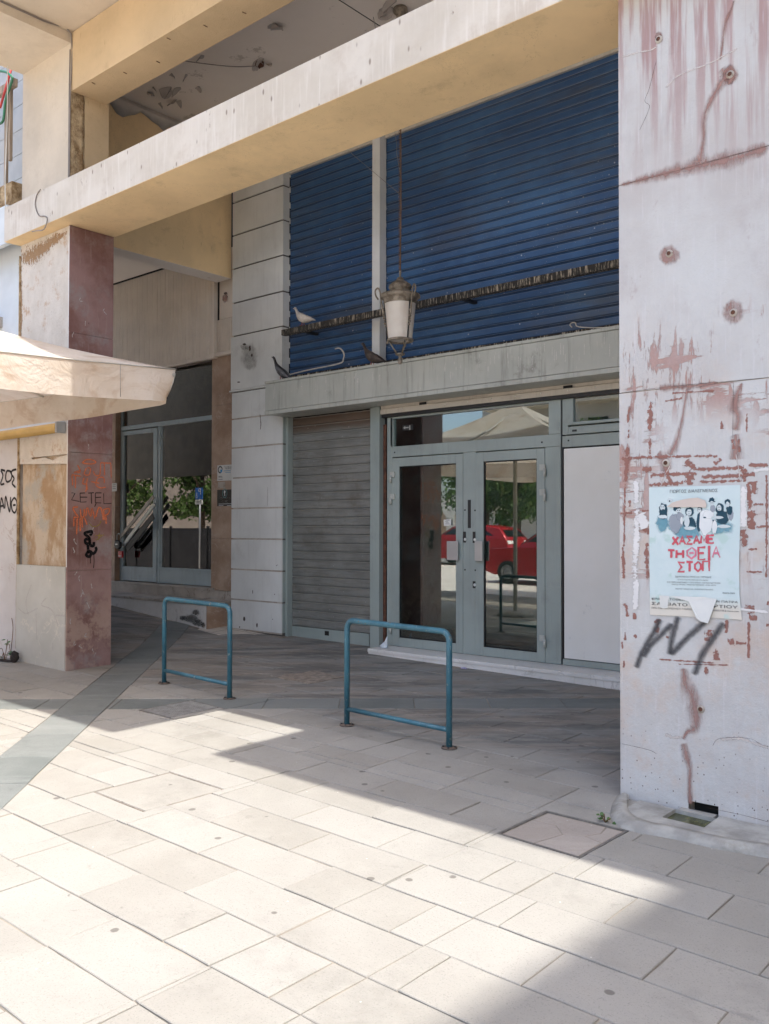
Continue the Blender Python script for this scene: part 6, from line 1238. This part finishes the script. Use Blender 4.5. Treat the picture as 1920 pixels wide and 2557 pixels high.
pb2 = Vector((-2.27, 4.40, g(-2.27, 4.4))); leafy('weed', 'tiny green weed at the corner of the cracked inspection cover', pb2, [[(0, 0, 0), (-.02, 0, .03)], [(0, 0, 0), (.03, .0, .025)], [(0, 0, 0), (.0, -.01, .045)]], 5, .022)

# ================================================================ NEIGHBOUR'S BALCONY, TOP LEFT
nbk = thing('neighbour_wall', 'grey boarded wall of the neighbouring balcony at the top left edge', 'wall', (-11, 5.4, 3.6))
gb = plain('grey_boards', (.40, .42, .43, 1), .7, 0, .08, 4, .1)
for k in range(16): bx('board', gb, nbk, -17, -9.431, 5.30, 5.33, 3.65+k*.30, 3.943+k*.30, .003)
bx('broken_slab_edge', MT['rough'], nbk, -17, -9.50, 4.72, 5.29, 3.50, 3.80); bx('slab_front', MT['blue_white'], nbk, -17, -9.49, 4.66, 4.719, 3.10, 3.52)
bw = thing('wooden_rail', 'weathered wooden railing frame on the neighbouring balcony', 'railing', (-10.5, 4.9, 3.9)); wd_ = plain('weathered_wood', (.30, .24, .18, 1), .85, 0, .3, 20, .4, sc=(1, 1, .1))
zr_ = W(18, 215, 4.85).z; x1_ = W(38, 215, 4.85).x
b = MB(); b.box(-13, x1_, 4.83, 4.88, zr_-.06, zr_+.03); b.build('top_rail', wd_, bw, bevel=.004)
for px in (17, 27): q = W(px, 300, 4.86); bx('post', wd_, bw, q.x-.02, q.x+.02, 4.84, 4.875, 3.80 if px == 17 else 4.15, zr_-.061, .003)
br_ = thing('broom', 'red-handled broom leaning on the neighbouring balcony', 'broom', (-9.7, 4.8, 3.8))
b = MB(); b.tube([W(30, 165, 4.80), W(0, 270, 4.78)], .014, 8); b.build('handle', plain('red_handle', (.5, .05, .05, 1), .4), br_); b = MB(); b.tube([W(36, 140, 4.80), W(30, 165, 4.80)], .016, 8); b.build('grip', MT['steel'], br_)
hs2 = MB(); hs2.tube(densify([W(-5, 177, 4.78), W(15, 180, 4.78), W(28, 190, 4.78), W(30, 202, 4.79), W(14, 250, 4.79), W(8, 300, 4.79), W(-5, 310, 4.79)], 5), .014, 8); tag(hs2.build('garden_hose', plain('green_hose', (.03, .16, .08, 1), .4)), 'green garden hose coiled over the wooden railing', 'hose')
cd = MB(); cd.tube(densify([W(24, 25, 4.6), W(19, 150, 4.6), W(18, 300, 4.6), W(13, 450, 4.6), W(14, 520, 4.6)], 4), .005, 5); tag(cd.build('white_cord', MT['paper']), 'thin white cord hanging down the far left edge', 'cord')

# ================================================================ WORLD BEHIND THE CAMERA (seen in the glass)
def car(label, loc, rz, paint):
    t = thing('parked_car', label, 'car', loc, 'red cars parked across the square'); gl_ = plain('car_glass', (.01, .012, .014, 1), .08, 0, 0)
    L_, Wd = 4.4, 1.8
    side = [(-2.2, .35), (-2.2, .75), (-2.05, .98), (-1.1, 1.04), (-.35, 1.52), (.9, 1.58), (1.75, 1.45), (2.1, 1.05), (2.2, .8), (2.2, .35), (1.8, .25), (-1.9, .25)]
    def ins(z): return .0 if z < .95 else .16*(z-.95)/.6
    b = MB(); rings = []
    for y in (-1, -.92, .92, 1): rings.append([Vector((x*(1 if abs(y) < 1 else .985), y*(Wd/2-ins(z)), .2+(z-.2)*(1 if abs(y) < 1 else .98))) for x, z in side])
    for r in rings:
        for v in r: v.z += 0
    b.rings(rings, True); body = b.build('body', paint, None, bevel=.0); body.parent = t; body.location = (0, 0, 0)
    def sub_(name, bld, m): o = bld.build(name, m); o.parent = t; o.location = (0, 0, 0); return o
    for s_ in (-1, 1):
        y = s_*(Wd/2-.085); bb = MB(); bb.prism([(-.95, y, 1.08), (-.35, y-s_*.04, 1.43), (.25, y-s_*.05, 1.48), (.25, y, 1.06)], (0, s_*.03, 0)); sub_('side_window', bb, gl_)
        bb = MB(); bb.prism([(.33, y, 1.06), (.33, y-s_*.05, 1.48), (.95, y-s_*.05, 1.48), (1.6, y, 1.12)], (0, s_*.03, 0)); sub_('side_window', bb, gl_)
        for x in (-1.4, 1.35):
            bb = MB(); bb.rings([[Vector((x+.33*math.cos(a), s_*yy, .33+.33*math.sin(a))) for a in [2*math.pi*k/20 for k in range(20)]] for yy in (.72, .915)], True); wh = sub_('wheel', bb, MT['dark'])
            bb = MB(); bb.rings([[Vector((x+r*math.cos(a), s_*.92, .33+r*math.sin(a))) for a in [2*math.pi*k/16 for k in range(16)]] for r in (.21, .02)], True); rm_ = bb.build('rim', MT['alu']); rm_.parent = wh; rm_.location = (0, 0, 0)
        bb = MB(); bb.prism([(-2.19, s_*.5, .72), (-2.19, s_*.84, .70), (-2.14, s_*.86, .86), (-2.17, s_*.5, .84)], (-.03, 0, 0)); sub_('headlight', bb, MT['bulb']); bb = MB(); bb.prism([(2.18, s_*.45, .86), (2.18, s_*.86, .84), (2.12, s_*.86, .98), (2.14, s_*.45, .97)], (.03, 0, 0)); sub_('tail_light', bb, MT['bulb'])
    bb = MB(); bb.prism([(-1.05, -.72, 1.09), (-1.05, .72, 1.09), (-.42, .64, 1.49), (-.42, -.64, 1.49)], (-.03, 0, .02)); sub_('windscreen', bb, gl_); bb = MB(); bb.prism([(2.03, -.68, 1.12), (2.03, .68, 1.12), (1.72, .6, 1.42), (1.72, -.6, 1.42)], (.03, 0, .02)); sub_('rear_window', bb, gl_)
    bb = MB(); bb.box(2.2, 2.22, -.26, .26, .55, .66); sub_('number_plate', bb, MT['paper'])
    t.rotation_euler = (0, 0, rz); return t
redp = plain('red_car_paint', (.38, .012, .02, 1), .18, .2, .03, 2)
car('red car nearer the umbrellas, facing left, reflected in the right door', (-12.7, -6.6, g(-12.7, -1)-.02), R(3), redp)
car('red car further off, tail to the right, reflected in both doors', (-21.2, -13.9, g(-21, -1)-.02), R(-4), redp)
car('pale hatchback far left, reflected in the cafe window', (-33, 1.5, g(-33, 1.5)+.05), R(60), plain('white_car_paint', (.6, .6, .6, 1), .2, .1, .02))
def tree(label, loc, h, rad, seed, n_=9000):
    random.seed(seed); t = thing('street_tree', label, 'tree', loc, 'trees across the square'); x, y, z = loc
    bark = MT.get('bark') or plain('bark', (.12, .085, .06, 1), .9, 0, .3, 20, .5); MT['bark'] = bark
    b = MB(); b.tube([(x, y, z-.1), (x+.05, y, z+1.2), (x+.12, y+.05, z+2.4), (x+.1, y, z+h*.7)], [.17, .14, .12, .05], 10)
    for k in range(7):
        a = k*.9; b.tube([(x+.1, y, z+2.0+.25*k), (x+.1+math.cos(a)*rad*.45, y+math.sin(a)*rad*.45, z+2.8+.3*k), (x+math.cos(a)*rad*.8, y+math.sin(a)*rad*.8, z+3.2+.25*k)], [.07, .045, .02], 6)
    b.build('trunk', bark, t)
    cl_ = [(Vector((random.gauss(0, .42)*rad, random.gauss(0, .42)*rad, random.uniform(-.38, .5)*h*.62)), random.uniform(.35, .8)) for _ in range(52)]
    me = MB()
    for i in range(n_):
        c, r = random.choice(cl_); v = Vector((random.gauss(0, 1), random.gauss(0, 1), random.gauss(0, 1))).normalized()*r*random.uniform(.5, 1)
        p = Vector((x, y, z+h*.53))+c+v; s_ = random.uniform(.05, .12); a = Vector((random.gauss(0, 1), random.gauss(0, 1), random.gauss(0, 1))).normalized(); e = a.orthogonal().normalized(); f = a.cross(e)
        me.quad(p-e*s_, p-f*s_*.6, p+e*s_, p+f*s_*.6)
    me.build('crown', MT['foliage'], t)
n = N('foliage'); MT['foliage'] = n.fin(n.mix(n.noise(.9, 4), (.035, .085, .012, 1), (.11, .18, .03, 1)), .6); n.p.inputs['Subsurface Weight'].default_value = 0
gz = lambda x, y: g(x, max(y, -1))+.0
tree('leafy street tree behind the red cars, reflected in the right door', (-21.0, -17.0, gz(-21, -17)-.05), 6.2, 2.6, 1)
tree('leafy street tree reflected between the door leaves', (-26.5, -14.0, gz(-26, -14)), 6.4, 2.8, 2)
tree('leafy street tree reflected in the cafe window right half', (-31.5, -8.0, gz(-31, -8)+.2), 6.0, 2.8, 4)
tree('leafy street tree reflected in the cafe window left half', (-36, -3.0, gz(-36, -3)+.4), 6.2, 2.6, 6)
tree('leafy street tree at the far end of the square', (-15.5, -21, gz(-15, -21)), 6.0, 2.5, 9)
for i, (tx, ty, sd_) in enumerate(((-27.5, -9.5, 12), (-33.5, -5.0, 14), (-38, 1.5, 15), (-24, -19, 17), (-18.5, -19, 18))):
    tree(['leafy tree left of the parking sign in the reflection', 'leafy tree behind the pale hatchback', 'leafy tree closing the left end of the square', 'leafy tree in the second row behind the red cars', 'leafy tree right of the second row'][i], (tx, ty, gz(tx, ty)+.15), 6.4, 3.0, sd_)
wb = thing('added_screen', 'unseen long dark screen added to darken the reflection low in the shop window', 'added_screen', (-22, .2, -1.4))  # added out of view to darken the lower reflections in the shop glass
for k in range(9):
    x = -31+k*1.75; bx('screen', MT['steel'], wb, x, x+1.70, .18, .22, -1.35, .02, .004); bx('post', MT['dark'], wb, x+1.705, x+1.745, .16, .24, -1.4, .08)
ab = thing('arcaded_building', 'low white building with round arches across the square', 'building', (-48, -60, -1.4))
wa = plain('white_lime', (.62, .60, .55, 1), .8, 0, .05, 1)
for k in range(12):
    x0 = -62+k*2.6; b = MB(); zz0, zs = -1.6, 1.0; w_ = .85; cxm = x0+1.3
    pts = [(x0, zz0), (cxm-w_, zz0), (cxm-w_, zs)]+[(cxm+w_*math.cos(a), zs+w_*math.sin(a)) for a in [math.pi-math.pi*j/10 for j in range(1, 10)]]+[(cxm+w_, zs), (cxm+w_, zz0), (x0+2.599, zz0), (x0+2.599, 3.2), (x0, 3.2)]
    b.prism([(x, -60, z) for x, z in pts], (0, -.5, 0)); b.build('arch_bay', wa, ab)
bx('back_wall', MT['brown_marble'], ab, -62, -30.8, -63, -62.8, -1.6, 3.0); bx('cornice', wa, ab, -62.2, -30.6, -60.6, -59.8, 3.21, 3.5)
apb = thing('apartment_block', 'pale apartment block with glazed balconies across the square', 'building', (-26, -34, -1.5))
bx('wall', plain('pale_block', (.50, .47, .43, 1), .8, 0, .05, 1), apb, -36, -10, -48, -36, -2, 16)
for i in range(4):
    for j in range(4):
        x = -35+i*6.4; z = 1.6+j*3.2; bx('balcony', MT['cream'], apb, x, x+5, -36+.01, -34.6, z, z+.2); bx('balcony_glass', MT['blue_frame'], apb, x, x+5, -34.64, -34.6, z+.21, z+1.1); bx('window', MT['dark'], apb, x+.8, x+2.2, -35.99, -35.95, z+.21, z+2.3); bx('window', MT['dark'], apb, x+3, x+4.2, -35.99, -35.95, z+.9, z+2.3)
fb = thing('far_block', 'pale block of flats closing the left end of the square', 'building', (-60, -10, -1.5)); bx('wall', plain('brown_block', (.26, .22, .18, 1), .8, 0, .1, 1), fb, -75, -58, -40, 30, -2, 14)
for i in range(9):
    for j in range(4): bx('window', MT['dark'], fb, -57.999, -57.95, -36+i*7, -34+i*7, 1+j*3.2, 2.8+j*3.2)
ps = thing('parking_sign', 'blue parking sign for disabled drivers over a white TAXI plate', 'sign', (-20.3, .7, -1.4))
b = MB(); b.tube([(-20.3, .66, -1.5), (-20.3, .66, 1.14)], .025, 8); b.build('pole', MT['alu'], ps)
sb_ = thing('sign_face', None, None); sb_.parent = ps; sb_.location = Vector((0, 0, 0)); 
bx('blue_plate', plain('sign_blue', (.01, .12, .42, 1), .4), sb_, -20.46, -20.14, .68, .70, .82, 1.14, .004); bx('white_plate', MT['paper'], sb_, -20.46, -20.14, .68, .70, .68, .81, .004)
def stext(body, m, x, z, w):
    cu = bpy.data.curves.new('t', 'FONT'); cu.body = body; t_ = bpy.data.objects.new('t', cu); C.objects.link(t_); me = bpy.data.meshes.new_from_object(t_.evaluated_get(bpy.context.evaluated_depsgraph_get())); bpy.data.objects.remove(t_)
    xs = [v.co.x for v in me.vertices]; s_ = w/(max(xs)-min(xs)); mx = (max(xs)+min(xs))/2; off = absloc(sb_)
    for v in me.vertices: v.co = Vector((x-(v.co.x-mx)*s_, .704, z+v.co.y*s_))-off
    me.materials.clear(); me.materials.append(m); o = bpy.data.objects.new('lettering', me); C.objects.link(o); o.parent = sb_
stext('P', MT['ink_white'], -20.26, .95, .11); stext('TAXI', MT['ink_black'], -20.3, .715, .24)
b = MB(); b.rings([[Vector((-20.39+r*math.cos(a), .703, .89+r*math.sin(a))) for a in [2*math.pi*k/14 for k in range(14)]] for r in (.04, .028)], False); b.box(-20.40, -20.38, .701, .704, .92, 1.0); b.build('wheelchair_symbol', MT['ink_white'], sb_)

# people sitting in the cafe, very dim behind the glass
def sitter(label, base, rz, shirt):
    t = thing('person', label, 'person', base, 'people sitting in the cafe')
    J = {'pel': (0, 0, .46), 'sp': (.01, 0, .66), 'ch': (.03, 0, .86), 'nk': (.04, 0, .99), 'hd': (.06, 0, 1.12), 'tp': (.06, 0, 1.2)}
    vs_ = [J['pel'], J['sp'], J['ch'], J['nk'], J['hd'], J['tp']]; rd = [.14, .12, .15, .055, .09, .06]; ed = [(0, 1), (1, 2), (2, 3), (3, 4), (4, 5)]
    for s_ in (-1, 1):
        k = len(vs_); vs_ += [(.03, s_*.19, .90), (.10, s_*.24, .66), (.33, s_*.14, .70), (.41, s_*.11, .71)]; rd += [.06, .045, .035, .03]; ed += [(2, k), (k, k+1), (k+1, k+2), (k+2, k+3)]
        k = len(vs_); vs_ += [(.02, s_*.09, .46), (.44, s_*.12, .50), (.42, s_*.12, .08), (.55, s_*.12, .05)]; rd += [.10, .07, .045, .035]; ed += [(0, k), (k, k+1), (k+1, k+2), (k+2, k+3)]
    me = bpy.data.meshes.new('body'); me.from_pydata(vs_, ed, []); o = bpy.data.objects.new('body', me); C.objects.link(o); o.parent = t; me.materials.append(shirt)
    m = o.modifiers.new('skin', 'SKIN'); sv = me.skin_vertices[0].data
    for i, r_ in enumerate(rd): sv[i].radius = (r_, r_)
    sv[0].use_root = True; s2_ = o.modifiers.new('sub', 'SUBSURF'); s2_.levels = 2; s2_.render_levels = 2
    b = MB(); b.ball((.045, 0, 1.15), (.105, .10, .115), 10); hr = b.build('hair', MT['ink_black']); hr.parent = t; hr.location = (0, 0, 0)
    b = MB(); b.ball((.10, 0, 1.11), (.07, .066, .09), 10); b.ball((.172, 0, 1.105), (.014, .012, .02), 6); fc_ = b.build('face', plain('dim_skin', (.30, .18, .13, 1), .6)); fc_.parent = t; fc_.location = (0, 0, 0)
    t.rotation_euler = (0, 0, rz); return t
q = W(528, 1317, 9.3); sitter('seated person with dark hair at the right end of the cafe window', (q.x, 9.3, -.83), R(200), plain('dim_shirt', (.12, .12, .12, 1), .8))
q = W(372, 1320, 9.6); sitter('seated person with dark hair behind the narrow shop door', (q.x, 9.6, -.83), R(-20), plain('dim_shirt_warm', (.16, .13, .10, 1), .8))

# ---------------------------------------------------------------- lift everything so that the pavement lies near z = 0
for o in bpy.data.objects:
    if o.parent is None and o.type != 'LIGHT': o.location.z += EYE
# the coordinates used by the materials were written for lens-relative heights
for m in bpy.data.materials:
    if not m.use_nodes: continue
    for nd in m.node_tree.nodes:
        if nd.type == 'SEPXYZ':
            l = nd.inputs[0].links
            if l:
                src = l[0].from_socket; ad = m.node_tree.nodes.new('ShaderNodeVectorMath'); ad.operation = 'SUBTRACT'; ad.inputs[1].default_value = (0, 0, EYE)
                m.node_tree.links.new(src, ad.inputs[0]); m.node_tree.links.new(ad.outputs[0], nd.inputs[0])
